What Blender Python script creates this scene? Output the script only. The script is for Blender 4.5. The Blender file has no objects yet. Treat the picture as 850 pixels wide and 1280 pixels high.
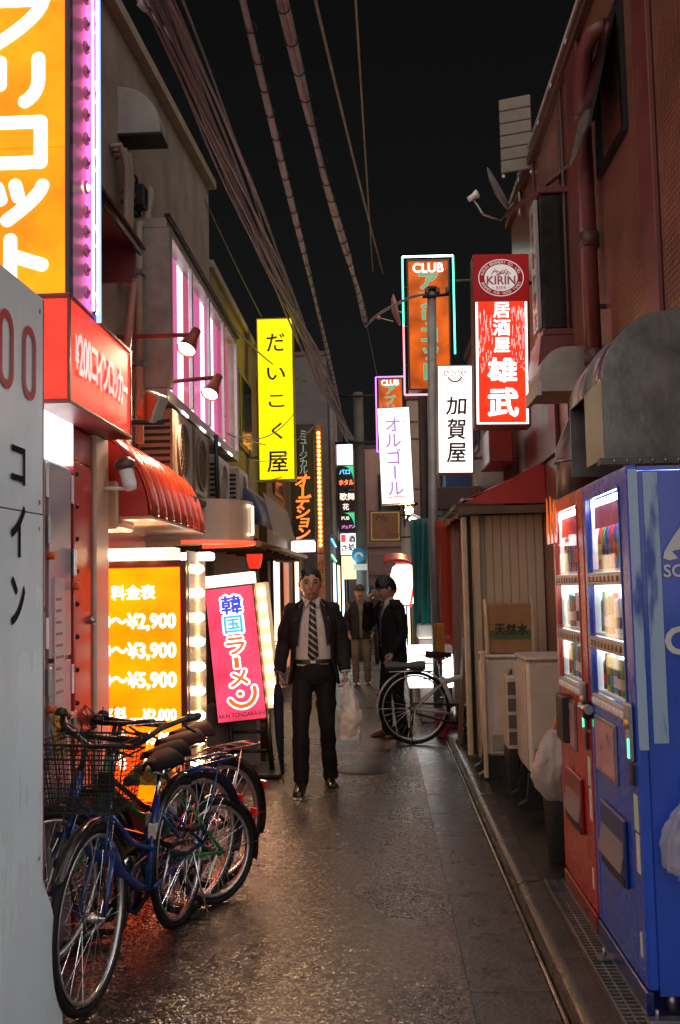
import bpy, bmesh, math, random
from mathutils import Vector, Matrix, noise, Euler
random.seed(7)
R_ = math.radians
S = bpy.context.scene
COL = S.collection

# ------------------------------------------------------------------ camera
CAM_H = 1.55
def _cam():
    yaw, pitch, roll = R_(2.25), R_(4.35), R_(1.25)
    fw = Vector((-math.sin(yaw)*math.cos(pitch), math.cos(yaw)*math.cos(pitch), math.sin(pitch)))
    r0 = Vector((math.cos(yaw), math.sin(yaw), 0)); u0 = r0.cross(fw)
    r = r0*math.cos(roll) - u0*math.sin(roll); u = u0*math.cos(roll) + r0*math.sin(roll)
    m = Matrix((r, u, -fw)).transposed().to_4x4(); m.translation = (0, 0, CAM_H)
    cd = bpy.data.cameras.new('camera'); cam = bpy.data.objects.new('camera', cd); COL.objects.link(cam)
    cd.sensor_fit = 'VERTICAL'; cd.sensor_height = 36; cd.lens = 36*1240/1280
    cd.clip_start = .05; cd.clip_end = 500
    cam.matrix_world = m
    S.camera = cam
_cam()
# ------------------------------------------------------------------ night sky, weak light, exposure
SUN_EL, SUN_AZ = R_(28), R_(180)       # azimuth from +Y clockwise: behind the camera, a bit to the right
w = bpy.data.worlds.new('World'); S.world = w; w.use_nodes = True
nt = w.node_tree; bg = nt.nodes['Background']
sk = nt.nodes.new('ShaderNodeTexSky'); sk.sky_type = 'NISHITA'; sk.sun_disc = False
sk.sun_elevation = SUN_EL; sk.sun_rotation = SUN_AZ; sk.air_density = .6; sk.dust_density = 4
hs_ = nt.nodes.new('ShaderNodeHueSaturation'); hs_.inputs['Saturation'].default_value = .1
nt.links.new(sk.outputs[0], hs_.inputs['Color']); nt.links.new(hs_.outputs[0], bg.inputs[0]); bg.inputs[1].default_value = .0010
sd = bpy.data.lights.new('dome_fill', 'SUN'); sd.energy = 1.5; sd.angle = R_(150); sd.color = (1, .88, .79)  # very wide fill lamp behind the camera, added to brighten all the walls
so = bpy.data.objects.new('dome_fill', sd); COL.objects.link(so)
sdir = Vector((math.sin(SUN_AZ)*math.cos(SUN_EL), math.cos(SUN_AZ)*math.cos(SUN_EL), math.sin(SUN_EL)))
so.rotation_euler = (-sdir).to_track_quat('-Z', 'Y').to_euler()
S.view_settings.view_transform = 'Standard'; S.view_settings.look = 'None'
S.view_settings.exposure = 1.0; S.view_settings.gamma = 1; S.view_settings.use_curve_mapping = False
S.render.engine = 'CYCLES'
cy = S.cycles
cy.use_denoising = True
cy.max_bounces = 7; cy.diffuse_bounces = 3; cy.glossy_bounces = 4; cy.transparent_max_bounces = 12
cy.sample_clamp_indirect = 6; cy.caustics_reflective = False; cy.caustics_refractive = False

# ------------------------------------------------------------------ helpers
def c(r, g, b):
    f = lambda x: (x/255/12.92) if x <= 10 else ((x/255+.055)/1.055)**2.4
    return (f(r), f(g), f(b))
_M = {}
def M(name, col, rough=.5, metal=0., var=.25, vs=6., bump=.15, bs=90., coat=0., rvar=.12, spec=.5, streak=0.):
    """painted / solid procedural material: colour mottling, roughness mottling, fine relief"""
    if name in _M: return _M[name]
    m = bpy.data.materials.new(name); m.use_nodes = True; t = m.node_tree; n = t.nodes; L = t.links.new
    p = n['Principled BSDF']; p.inputs['Metallic'].default_value = metal
    p.inputs['Specular IOR Level'].default_value = spec
    if coat: p.inputs['Coat Weight'].default_value = coat; p.inputs['Coat Roughness'].default_value = .08
    tc = n.new('ShaderNodeTexCoord')
    vec = tc.outputs['Object']
    n1 = n.new('ShaderNodeTexNoise'); n1.inputs['Scale'].default_value = vs; n1.inputs['Detail'].default_value = 7
    n1.inputs['Roughness'].default_value = .65
    if streak:
        mp = n.new('ShaderNodeMapping'); mp.inputs['Scale'].default_value = (1, 1, streak); L(vec, mp.inputs[0]); L(mp.outputs[0], n1.inputs['Vector'])
    else: L(vec, n1.inputs['Vector'])
    rp = n.new('ShaderNodeValToRGB')
    lo = tuple(x*(1-var) for x in col)+(1,); hi = tuple(min(1, x*(1+var*.6)) for x in col)+(1,)
    rp.color_ramp.elements[0].position = .3; rp.color_ramp.elements[0].color = lo
    rp.color_ramp.elements[1].position = .7; rp.color_ramp.elements[1].color = hi
    L(n1.outputs['Fac'], rp.inputs[0]); L(rp.outputs[0], p.inputs['Base Color'])
    mr = n.new('ShaderNodeMapRange'); mr.inputs[3].default_value = max(.02, rough-rvar); mr.inputs[4].default_value = min(1, rough+rvar)
    L(n1.outputs['Fac'], mr.inputs[0]); L(mr.outputs[0], p.inputs['Roughness'])
    if bump:
        n2 = n.new('ShaderNodeTexNoise'); n2.inputs['Scale'].default_value = bs; n2.inputs['Detail'].default_value = 4; L(vec, n2.inputs['Vector'])
        b = n.new('ShaderNodeBump'); b.inputs['Strength'].default_value = bump; b.inputs['Distance'].default_value = .004
        L(n2.outputs['Fac'], b.inputs['Height']); L(b.outputs[0], p.inputs['Normal'])
    _M[name] = m; return m
def E(name, col, s=1., base=(.5, .5, .5), gloss=.5, tubes=0.):
    """something that gives off light (sign face, tube, bulb, lit window)"""
    if name in _M: return _M[name]
    m = bpy.data.materials.new(name); m.use_nodes = True; p = m.node_tree.nodes['Principled BSDF']
    p.inputs['Base Color'].default_value = tuple(x*.35 for x in base)+(1,); p.inputs['Specular IOR Level'].default_value = .25
    p.inputs['Roughness'].default_value = gloss
    p.inputs['Emission Color'].default_value = tuple(col)+(1,); p.inputs['Emission Strength'].default_value = s*.62
    if tubes:   # tubes inside the box: the face is unevenly lit
        t = m.node_tree; tc = t.nodes.new('ShaderNodeTexCoord'); nzz = t.nodes.new('ShaderNodeTexNoise'); nzz.inputs['Scale'].default_value = 3.2; nzz.inputs['Detail'].default_value = 3
        mr = t.nodes.new('ShaderNodeMapRange'); mr.inputs[1].default_value = .3; mr.inputs[2].default_value = .7; mr.inputs[3].default_value = s*.62*(1-tubes); mr.inputs[4].default_value = s*.62*(1+tubes)
        t.links.new(tc.outputs['Object'], nzz.inputs['Vector']); t.links.new(nzz.outputs['Fac'], mr.inputs[0]); t.links.new(mr.outputs[0], p.inputs['Emission Strength'])
    _M[name] = m; return m
def glass(name, tint=(1, 1, 1), g=.1, base=.04):
    if name in _M: return _M[name]
    m = bpy.data.materials.new(name); m.use_nodes = True; t = m.node_tree; n = t.nodes; n.clear(); L = t.links.new
    o = n.new('ShaderNodeOutputMaterial'); tr = n.new('ShaderNodeBsdfTransparent'); tr.inputs[0].default_value = tint+(1,)
    gl = n.new('ShaderNodeBsdfGlossy'); gl.inputs['Roughness'].default_value = g
    lw = n.new('ShaderNodeLayerWeight'); lw.inputs[0].default_value = .5; fr = n.new('ShaderNodeMath'); fr.operation = 'POWER'; fr.inputs[1].default_value = 5; L(lw.outputs['Facing'], fr.inputs[0])
    mx = n.new('ShaderNodeMixShader'); ad = n.new('ShaderNodeMath'); ad.operation = 'MULTIPLY_ADD'; ad.inputs[1].default_value = .4; ad.inputs[2].default_value = base; L(fr.outputs[0], ad.inputs[0])
    L(ad.outputs[0], mx.inputs[0]); L(tr.outputs[0], mx.inputs[1]); L(gl.outputs[0], mx.inputs[2]); L(mx.outputs[0], o.inputs[0])
    _M[name] = m; return m
def sheer(name, col, a=.5, rough=.35, tl=.4):
    """thin see-through plastic or cloth"""
    if name in _M: return _M[name]
    m = bpy.data.materials.new(name); m.use_nodes = True; t = m.node_tree; n = t.nodes; L = t.links.new
    p = n['Principled BSDF']; p.inputs['Base Color'].default_value = tuple(col)+(1,); p.inputs['Roughness'].default_value = rough
    o = n['Material Output']; tr = n.new('ShaderNodeBsdfTransparent'); tb = n.new('ShaderNodeBsdfTranslucent'); tb.inputs[0].default_value = tuple(col)+(1,)
    m1 = n.new('ShaderNodeMixShader'); m1.inputs[0].default_value = tl; L(p.outputs[0], m1.inputs[1]); L(tb.outputs[0], m1.inputs[2])
    m2 = n.new('ShaderNodeMixShader'); m2.inputs[0].default_value = a; L(tr.outputs[0], m2.inputs[1]); L(m1.outputs[0], m2.inputs[2]); L(m2.outputs[0], o.inputs[0])
    nz = n.new('ShaderNodeTexNoise'); nz.inputs['Scale'].default_value = 25; b = n.new('ShaderNodeBump'); b.inputs['Strength'].default_value = .5; b.inputs['Distance'].default_value = .01
    L(nz.outputs['Fac'], b.inputs['Height']); L(b.outputs[0], p.inputs['Normal'])
    _M[name] = m; return m

TM = {}
def tag(o, label=None, cat=None, group=None, kind=None):
    if label: o['label'] = label
    if cat: o['category'] = cat
    if group: o['group'] = group
    if kind: o['kind'] = kind
    return o
def thing(name, label, cat, loc=(0, 0, 0), rz=0., group=None, rot=None):
    o = bpy.data.objects.new(name, None); COL.objects.link(o); o.empty_display_size = .1
    o.location = loc; o.rotation_euler = rot if rot else (0, 0, rz)
    TM[o] = Matrix.LocRotScale(Vector(loc), Euler(o.rotation_euler), None)
    return tag(o, label, cat, group)
def part_obj(name, me, parent):
    o = bpy.data.objects.new(name, me); COL.objects.link(o); o.parent = parent; TM[o] = TM[parent]; return o

class MB:
    def __init__(s, T=None): s.v = []; s.f = []; s.sm = []; s.T = T
    def add(s, vs, fs, smooth=False):
        b = len(s.v)
        s.v += [ (s.T @ Vector(v)) if s.T else Vector(v) for v in vs]
        s.f += [[i+b for i in f] for f in fs]; s.sm += [smooth]*len(fs); return s
    def box(s, x0, x1, y0, y1, z0, z1, b=0.):
        cx, cy_, cz = (x0+x1)/2, (y0+y1)/2, (z0+z1)/2; hx, hy, hz = abs(x1-x0)/2, abs(y1-y0)/2, abs(z1-z0)/2
        if b <= 0:
            vs = [(cx+i*hx, cy_+j*hy, cz+k*hz) for i in (-1, 1) for j in (-1, 1) for k in (-1, 1)]
            return s.add(vs, [(0, 1, 3, 2), (4, 6, 7, 5), (0, 4, 5, 1), (2, 3, 7, 6), (0, 2, 6, 4), (1, 5, 7, 3)])
        b = min(b, hx*.9, hy*.9, hz*.9); vs = []; ix = {}
        for i in (-1, 1):
            for j in (-1, 1):
                for k in (-1, 1):
                    for a in range(3):
                        ix[i, j, k, a] = len(vs)
                        vs.append((cx+i*(hx-(a != 0)*b), cy_+j*(hy-(a != 1)*b), cz+k*(hz-(a != 2)*b)))
        fs = []
        for i in (-1, 1):
            q = [ix[i, -1, -1, 0], ix[i, 1, -1, 0], ix[i, 1, 1, 0], ix[i, -1, 1, 0]]; fs.append(q if i > 0 else q[::-1])
            q = [ix[-1, i, -1, 1], ix[1, i, -1, 1], ix[1, i, 1, 1], ix[-1, i, 1, 1]]; fs.append(q if i < 0 else q[::-1])
            q = [ix[-1, -1, i, 2], ix[1, -1, i, 2], ix[1, 1, i, 2], ix[-1, 1, i, 2]]; fs.append(q if i > 0 else q[::-1])
            for j in (-1, 1):
                fs.append([ix[i, j, -1, 0], ix[i, j, -1, 1], ix[i, j, 1, 1], ix[i, j, 1, 0]])
                fs.append([ix[i, -1, j, 0], ix[i, -1, j, 2], ix[i, 1, j, 2], ix[i, 1, j, 0]])
                fs.append([ix[-1, i, j, 1], ix[-1, i, j, 2], ix[1, i, j, 2], ix[1, i, j, 1]])
                for k in (-1, 1): fs.append([ix[i, j, k, 0], ix[i, j, k, 1], ix[i, j, k, 2]])
        return s.add(vs, fs)
    def tube(s, pts, r, n=8, closed=False, cap=True, ry=None):
        pts = [Vector(p) for p in pts]; N = len(pts); rr = r if isinstance(r, (list, tuple)) else [r]*N
        vs = []; fs = []; up = None
        for i, p in enumerate(pts):
            a = pts[(i-1) % N] if (closed or i > 0) else p; b_ = pts[(i+1) % N] if (closed or i < N-1) else p
            d = (b_-a).normalized()
            if up is None:
                up = Vector((0, 0, 1)) if abs(d.z) < .9 else Vector((1, 0, 0))
            x = d.cross(up)
            if x.length < 1e-5: x = d.cross(Vector((0, 1, 0)))
            x.normalize(); y = x.cross(d).normalized(); up = y
            k = 1. if ry is None else ry
            for j in range(n):
                t = 2*math.pi*j/n; vs.append(p+x*math.cos(t)*rr[i]+y*math.sin(t)*rr[i]*k)
        for i in range(N if closed else N-1):
            for j in range(n):
                fs.append([i*n+j, i*n+(j+1) % n, ((i+1) % N)*n+(j+1) % n, ((i+1) % N)*n+j])
        s.add(vs, fs, n > 5)
        if cap and not closed:
            b0 = len(s.v)-len(vs)
            s.f += [[b0+j for j in range(n)][::-1], [b0+(N-1)*n+j for j in range(n)]]; s.sm += [False, False]
        return s
    def cyl(s, p0, p1, r0, r1=None, n=12): return s.tube([p0, p1], [r0, r0 if r1 is None else r1], n)
    def lathe(s, prof, n=16, o=(0, 0, 0), ax='z'):
        vs = []; fs = []
        for r, z in prof:
            for j in range(n):
                t = 2*math.pi*j/n; a, b = r*math.cos(t), r*math.sin(t)
                v = (a, b, z) if ax == 'z' else ((z, a, b) if ax == 'x' else (b, z, a)); vs.append(Vector(v)+Vector(o))
        for i in range(len(prof)-1):
            for j in range(n): fs.append([i*n+j, i*n+(j+1) % n, (i+1)*n+(j+1) % n, (i+1)*n+j])
        s.add(vs, fs, True)
        return s
    def sphere(s, o, r, nu=12, nv=8):
        rx, ry, rz = r if isinstance(r, (tuple, list)) else (r, r, r); vs = []; fs = []
        for i in range(nv+1):
            p = math.pi*i/nv
            for j in range(nu):
                t = 2*math.pi*j/nu; vs.append((o[0]+rx*math.sin(p)*math.cos(t), o[1]+ry*math.sin(p)*math.sin(t), o[2]+rz*math.cos(p)))
        for i in range(nv):
            for j in range(nu): fs.append([i*nu+j, (i+1)*nu+j, (i+1)*nu+(j+1) % nu, i*nu+(j+1) % nu])
        return s.add(vs, fs, True)
    def prism(s, poly, ax, a0, a1, smooth=False):
        f = {'x': lambda p, a: (a, p[0], p[1]), 'y': lambda p, a: (p[0], a, p[1]), 'z': lambda p, a: (p[0], p[1], a)}[ax]
        n = len(poly); vs = [f(p, a0) for p in poly]+[f(p, a1) for p in poly]
        s.add(vs, [[i, (i+1) % n, n+(i+1) % n, n+i] for i in range(n)], smooth)
        b = len(s.v)-2*n; s.f += [[b+i for i in range(n)][::-1], [b+n+i for i in range(n)]]; s.sm += [False]*2
        return s
    def torus(s, o, ax, R, r, n=24, m=6):
        x, y = {'x': (Vector((0, 1, 0)), Vector((0, 0, 1))), 'y': (Vector((1, 0, 0)), Vector((0, 0, 1))), 'z': (Vector((1, 0, 0)), Vector((0, 1, 0)))}[ax]
        return s.tube([Vector(o)+x*R*math.cos(2*math.pi*i/n)+y*R*math.sin(2*math.pi*i/n) for i in range(n)], r, m, closed=True)
    def grid(s, f, nu, nv, smooth=True, wrap=False):
        vs = [f(i/nu, j/nv) for i in range(nu+(not wrap)) for j in range(nv+1)]; k = nv+1; nn = nu if wrap else nu+1
        fs = [[i*k+j, ((i+1) % nn)*k+j, ((i+1) % nn)*k+j+1, i*k+j+1] for i in range(nu) for j in range(nv)]
        return s.add(vs, fs, smooth)
    def mesh(s, name, inv=None):
        me = bpy.data.meshes.new(name)
        me.from_pydata([tuple(inv @ v) if inv else tuple(v) for v in s.v], [], s.f)
        bm = bmesh.new(); bm.from_mesh(me); bmesh.ops.recalc_face_normals(bm, faces=bm.faces); bm.to_mesh(me); bm.free()
        me.polygons.foreach_set('use_smooth', s.sm); me.update(); return me
    def build(s, name, mat, parent=None, label=None, cat=None, group=None, kind=None, local=False, solid=0., sub=0):
        if parent is None:
            xs = [v.x for v in s.v]; ys = [v.y for v in s.v]; zs = [v.z for v in s.v]
            o0 = Vector(((min(xs)+max(xs))/2, (min(ys)+max(ys))/2, min(zs)))
            me = s.mesh(name, Matrix.Translation(-o0)); o = bpy.data.objects.new(name, me); COL.objects.link(o); o.location = o0
            TM[o] = Matrix.Translation(o0)
        else:
            me = s.mesh(name, None if local else TM[parent].inverted()); o = part_obj(name, me, parent)
        if mat: me.materials.append(mat)
        if solid:
            md = o.modifiers.new('solid', 'SOLIDIFY'); md.thickness = solid; md.offset = 0
        if sub:
            md = o.modifiers.new('sub', 'SUBSURF'); md.levels = md.render_levels = sub
        return tag(o, label, cat, group, kind)
def kids(o): return [x for x in COL.objects if x.parent == o]
def copy_tree(o, parent=None):
    n = o.copy(); COL.objects.link(n); n.parent = parent; TM[n] = TM[parent] if parent else TM[o]
    for ch in kids(o): copy_tree(ch, n)
    return n
def instance(o, name, loc, parent, M4=None):
    """another part that shares o's mesh data, moved by loc (in the parent's frame)"""
    n = bpy.data.objects.new(name, o.data); COL.objects.link(n); n.parent = parent; TM[n] = TM[parent]
    n.location = loc
    return n

# ---- lettering from the built-in font
_G = {}
def glyph(ch, bold=0.):
    k = (ch, bold)
    if k not in _G:
        cu = bpy.data.curves.new('g', 'FONT'); cu.body = ch; cu.offset = bold; cu.resolution_u = 3
        o = bpy.data.objects.new('g', cu); COL.objects.link(o); dg = bpy.context.evaluated_depsgraph_get()
        me = bpy.data.meshes.new_from_object(o.evaluated_get(dg))
        vs = [(v.co.x, v.co.y) for v in me.vertices]; fs = [list(p.vertices) for p in me.polygons]
        bpy.data.objects.remove(o); bpy.data.curves.remove(cu); bpy.data.meshes.remove(me)
        xs = [v[0] for v in vs] or [0]; ys = [v[1] for v in vs] or [0]
        _G[k] = (vs, fs, min(xs), max(xs), min(ys), max(ys))
    return _G[k]
XF = (Vector((1, 0, 0)), Vector((0, 0, 1)))      # facing the camera (-Y)
YF = (Vector((0, 1, 0)), Vector((0, 0, 1)))      # facing the alley from the left (+X)
NF = (Vector((0, -1, 0)), Vector((0, 0, 1)))     # facing the alley from the right (-X)
def gchar(mb, ch, o, fr, w, h, bold=0., rot=False, shear=0.):
    """one glyph stretched to w x h about its centre o"""
    vs, fs, x0, x1, y0, y1 = glyph(ch); o = Vector(o); Rv, Uv = fr; out = []
    for x, y in vs:
        a = (x-(x0+x1)/2)/max(x1-x0, 1e-4); b = (y-(y0+y1)/2)/max(y1-y0, 1e-4)
        if rot: a, b = b, -a
        out.append(o+Rv*((a+shear*b)*w)+Uv*(b*h))
    thick(mb, out, fs, fr, bold*max(w, h))
def thick(mb, out, fs, fr, d):
    """heavier strokes: the glyph plus slightly shifted copies, each a hair in front of the last"""
    if d <= 0: return mb.add(out, fs)
    nn = fr[0].cross(fr[1])
    for k in range(8):
        s = fr[0]*(d*math.cos(k*math.pi/4))+fr[1]*(d*math.sin(k*math.pi/4))+nn*(k*.00012)
        mb.add([v+s for v in out], fs)
SMALL = 'ッョャュ'
def vtext(mb, s, o, fr, size, pitch, bold=0., wx=1., shear=0.):
    """vertical line of glyphs, o is the centre of the first one"""
    o = Vector(o)
    for i, ch in enumerate(s):
        vs, fs, x0, x1, y0, y1 = glyph(ch); w_, h_ = (x1-x0)*size*wx, (y1-y0)*size
        p = o-fr[1]*(pitch*i)
        if ch == 'ー': gchar(mb, ch, p, fr, h_*1.1, w_/wx*.95, bold, True, shear)
        else: gchar(mb, ch, p+(fr[0]*size*.05 if ch in SMALL else fr[0]*0), fr, w_, h_, bold, False, shear)
def htext(mb, s, o, fr, size, bold=0., wx=1., align='l', shear=0.):
    vs, fs, x0, x1, y0, y1 = glyph(s); o = Vector(o)
    dx = {'l': -x0, 'c': -(x0+x1)/2, 'r': -x1}[align]
    thick(mb, [o+fr[0]*((x+dx+shear*y)*size*wx)+fr[1]*(y*size) for x, y in vs], fs, fr, bold*size)
def stroke(mb, pts, wd, o, fr, k=9):
    """flat rounded brush stroke through 2-D points"""
    o = Vector(o); P = [Vector((p[0], p[1])) for p in pts]
    L_ = []; Rr = []
    for i, p in enumerate(P):
        d = (P[min(i+1, len(P)-1)]-P[max(i-1, 0)]).normalized(); n = Vector((-d.y, d.x))
        L_.append(p+n*wd/2); Rr.append(p-n*wd/2)
    d0 = (P[1]-P[0]).normalized(); d1 = (P[-1]-P[-2]).normalized()
    def capp(p, d):
        a0 = math.atan2(d.y, d.x); return [p+Vector((math.cos(a0+t), math.sin(a0+t)))*wd/2 for t in [math.pi/2-math.pi*j/k for j in range(1, k)]]
    n = len(P); vs = [o+fr[0]*q.x+fr[1]*q.y for q in L_+Rr]
    mb.add(vs, [[i, i+1, n+i+1, n+i] for i in range(n-1)])
    for p, d in ((P[-1], d1), (P[0], -d0)):
        nn = Vector((-d.y, d.x)); pl = [p+nn*wd/2]+capp(p, d)+[p-nn*wd/2]
        mb.add([o+fr[0]*q.x+fr[1]*q.y for q in pl], [list(range(len(pl)))])
def arc(cx, cz, r, a0, a1, n=10): return [(cx+r*math.cos(R_(a0+(a1-a0)*i/n)), cz+r*math.sin(R_(a0+(a1-a0)*i/n))) for i in range(n+1)]
def crumple(p, k, s=22.):
    p = Vector(p); q = p*s; return p+Vector((abs(noise.noise(q))-.2, abs(noise.noise(q+Vector((7, 3, 1))))-.2, abs(noise.noise(q+Vector((1, 9, 4))))-.2))*k+Vector((noise.noise(q*.4), noise.noise(q*.4+Vector((5, 5, 5))), 0))*k*.8
def rrect(x0, x1, z0, z1, r, n=5):
    return arc(x1-r, z1-r, r, 0, 90, n)+arc(x0+r, z1-r, r, 90, 180, n)+arc(x0+r, z0+r, r, 180, 270, n)+arc(x1-r, z0+r, r, 270, 360, n)
# ================================================================== THE SETTING
def asphalt():
    m = bpy.data.materials.new('wet_asphalt'); m.use_nodes = True; t = m.node_tree; n = t.nodes; L = t.links.new; p = n['Principled BSDF']
    tc = n.new('ShaderNodeTexCoord'); v = tc.outputs['Object']
    vo = n.new('ShaderNodeTexVoronoi'); vo.inputs['Scale'].default_value = 118; L(v, vo.inputs['Vector'])
    vo2 = n.new('ShaderNodeTexVoronoi'); vo2.inputs['Scale'].default_value = 45; L(v, vo2.inputs['Vector'])
    nz = n.new('ShaderNodeTexNoise'); nz.inputs['Scale'].default_value = 1.6; nz.inputs['Detail'].default_value = 6; L(v, nz.inputs['Vector'])
    nf = n.new('ShaderNodeTexNoise'); nf.inputs['Scale'].default_value = 60; nf.inputs['Detail'].default_value = 6; L(v, nf.inputs['Vector'])
    r1 = n.new('ShaderNodeValToRGB'); e = r1.color_ramp.elements; e[0].color = (.012, .009, .009, 1); e[1].color = (.20, .135, .11, 1); e[1].position = 1.0; q = r1.color_ramp.elements.new(.62); q.color = (.040, .029, .026, 1)
    sep = n.new('ShaderNodeSeparateColor'); L(vo.outputs['Color'], sep.inputs[0]); L(sep.outputs[0], r1.inputs[0])
    mx = n.new('ShaderNodeMix'); mx.data_type = 'RGBA'; mx.blend_type = 'MULTIPLY'; mx.inputs[0].default_value = .8
    r2 = n.new('ShaderNodeValToRGB'); r2.color_ramp.elements[0].color = (.45, .43, .42, 1); r2.color_ramp.elements[0].position = .3; r2.color_ramp.elements[1].position = .72
    L(nz.outputs['Fac'], r2.inputs[0]); L(r1.outputs[0], mx.inputs[6]); L(r2.outputs[0], mx.inputs[7]); L(mx.outputs[2], p.inputs['Base Color'])
    mr = n.new('ShaderNodeMapRange'); mr.inputs[1].default_value = .3; mr.inputs[2].default_value = .7; mr.inputs[3].default_value = .23; mr.inputs[4].default_value = .37
    L(nz.outputs['Fac'], mr.inputs[0]); L(mr.outputs[0], p.inputs['Roughness']); p.inputs['Specular IOR Level'].default_value = .75
    ad = n.new('ShaderNodeMath'); ad.operation = 'MULTIPLY_ADD'; L(vo.outputs['Distance'], ad.inputs[0]); ad.inputs[1].default_value = -1.0; L(nf.outputs['Fac'], ad.inputs[2])
    a2 = n.new('ShaderNodeMath'); a2.operation = 'MULTIPLY_ADD'; L(vo2.outputs['Distance'], a2.inputs[0]); a2.inputs[1].default_value = -.9; L(ad.outputs[0], a2.inputs[2])
    b = n.new('ShaderNodeBump'); b.inputs['Strength'].default_value = .35; b.inputs['Distance'].default_value = .006; L(nf.outputs['Fac'], b.inputs['Height'])
    # every stone of the aggregate is a small facet with its own tilt
    def facet(node, k, base):
        s1 = n.new('ShaderNodeVectorMath'); s1.operation = 'SUBTRACT'; L(node.outputs['Color'], s1.inputs[0]); s1.inputs[1].default_value = (.5, .5, .5)
        s2 = n.new('ShaderNodeVectorMath'); s2.operation = 'SCALE'; L(s1.outputs[0], s2.inputs[0]); s2.inputs['Scale'].default_value = k
        s3 = n.new('ShaderNodeVectorMath'); s3.operation = 'ADD'; L(base, s3.inputs[0]); L(s2.outputs[0], s3.inputs[1]); return s3.outputs[0]
    q1 = facet(vo, .5, b.outputs[0]); q2 = facet(vo2, .15, q1); nn = n.new('ShaderNodeVectorMath'); nn.operation = 'NORMALIZE'; L(q2, nn.inputs[0]); L(nn.outputs[0], p.inputs['Normal'])
    return m
ASPH = asphalt()
CONC = M('wet_concrete', (.038, .032, .028), .3, var=.75, vs=9, bump=.9, bs=45, rvar=.18)
CONC2 = M('kerb_concrete', (.022, .019, .017), .26, var=.5, vs=5, bump=.5, bs=70)
DARKM = M('dark_metal', (.02, .02, .02), .4, .6, var=.3)
STEEL = M('steel', (.35, .35, .36), .32, .9, var=.3, vs=9)
GALV = M('galvanised', (.24, .245, .25), .36, .85, var=.35, vs=4, bump=.3, bs=25)
BLACK = M('black_plastic', (.012, .012, .013), .4, var=.3)
RUBBER = M('rubber', (.011, .011, .011), .6, var=.3, spec=.2)
WHITE = M('white_paint', (.72, .73, .72), .35, var=.12, vs=5, bump=.08)
CREAM = M('cream_paint', (.52, .42, .29), .5, var=.25, vs=5, bump=.3)
BEIGE = M('beige_enamel', (.56, .50, .43), .38, var=.22, vs=4, bump=.15)
WOOD = M('old_wood', (.13, .075, .04), .6, var=.5, vs=4, streak=.15, bump=.4)
DKWOOD = M('dark_wood', (.045, .03, .022), .6, var=.5, vs=4, bump=.4)
MB().box(-60, 60, -40, 90, -.2, -.02).build('ground', M('earth', (.03, .028, .026), .8), kind='structure')
MB().box(-3.2, .3, -6, 31, -.1, 0).build('road', ASPH, kind='structure')
# gutter strip of concrete slabs
gs = MB().box(.3, .61, -6, 31, -.12, -.03).build('gutter', CONC2, kind='structure')
sl0 = MB().box(.301, .609, 0, .597, -.03, -.004, .003).build('slab', CONC, gs)
for k in range(-2, 38):
    o = instance(sl0, 'slab', (0, k*.6+.35 - 0, random.uniform(-.003, .002)), gs) if k != 0 else sl0
    if k == 0: o.location.y = .35
MB().box(.61, .625, -6, 31, -.08, .012, .004).build('gutter_edge', M('wet_steel', (.3, .29, .28), .22, .9, var=.4), kind='structure')
kb = MB().box(.63, .74, -6, 31, -.1, .02).build('kerb', CONC2, kind='structure')
pf = [(.628, -.05), (.628, .06)]+arc(.668, .06, .04, 180, 90, 5)+[(.748, .105), (.748, -.05)]
ks0 = MB().prism(pf, 'y', 0, .992).build('kerb_stone', CONC2, kb)
for k in range(-2, 24):
    if k == 0: continue
    instance(ks0, 'kerb_stone', (0, k*1.0, random.uniform(-.004, .003)), kb)
MB().box(.752, 3.2, -6, 31, -.1, .1).build('pavement', M('pavement', (.022, .019, .017), .35, var=.6, vs=2.5, bump=.8, bs=40), kind='structure')
# drain grating by the machines
g = thing('drain_grating', 'narrow steel drain grating set in front of the vending machines', 'grating', (.80, 3.9, .1))
m = MB(); m.box(.760, .768, 2.6, 5.0, .101, .112); m.box(.845, .853, 2.6, 5.0, .101, .112); m.box(.801, .807, 2.6, 5.0, .101, .110); m.build('grating_frame', STEEL, g)
m = MB()
for k in range(75): m.box(.768, .845, 2.61+k*.032, 2.618+k*.032, .101, .109)
m.build('grating_bars', STEEL, g)
for (x, y) in ((.83, 4.02), (.80, 3.72)):
    pass
# manhole
m = thing('manhole_cover', 'round iron manhole cover in the road behind the walking man', 'manhole cover', (-.17, 8.6, 0))
MB().lathe([(0, .006), (.20, .006), (.215, .004)], 28, (-.17, 8.6, 0)).build('cover', M('iron', (.06, .05, .04), .35, .8, var=.4, bs=40, bump=.8), m)
MB().lathe([(.217, .003), (.25, .005), (.262, -.004)], 28, (-.17, 8.6, 0)).build('rim', M('iron2', (.07, .06, .05), .4, .7), m)

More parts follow.
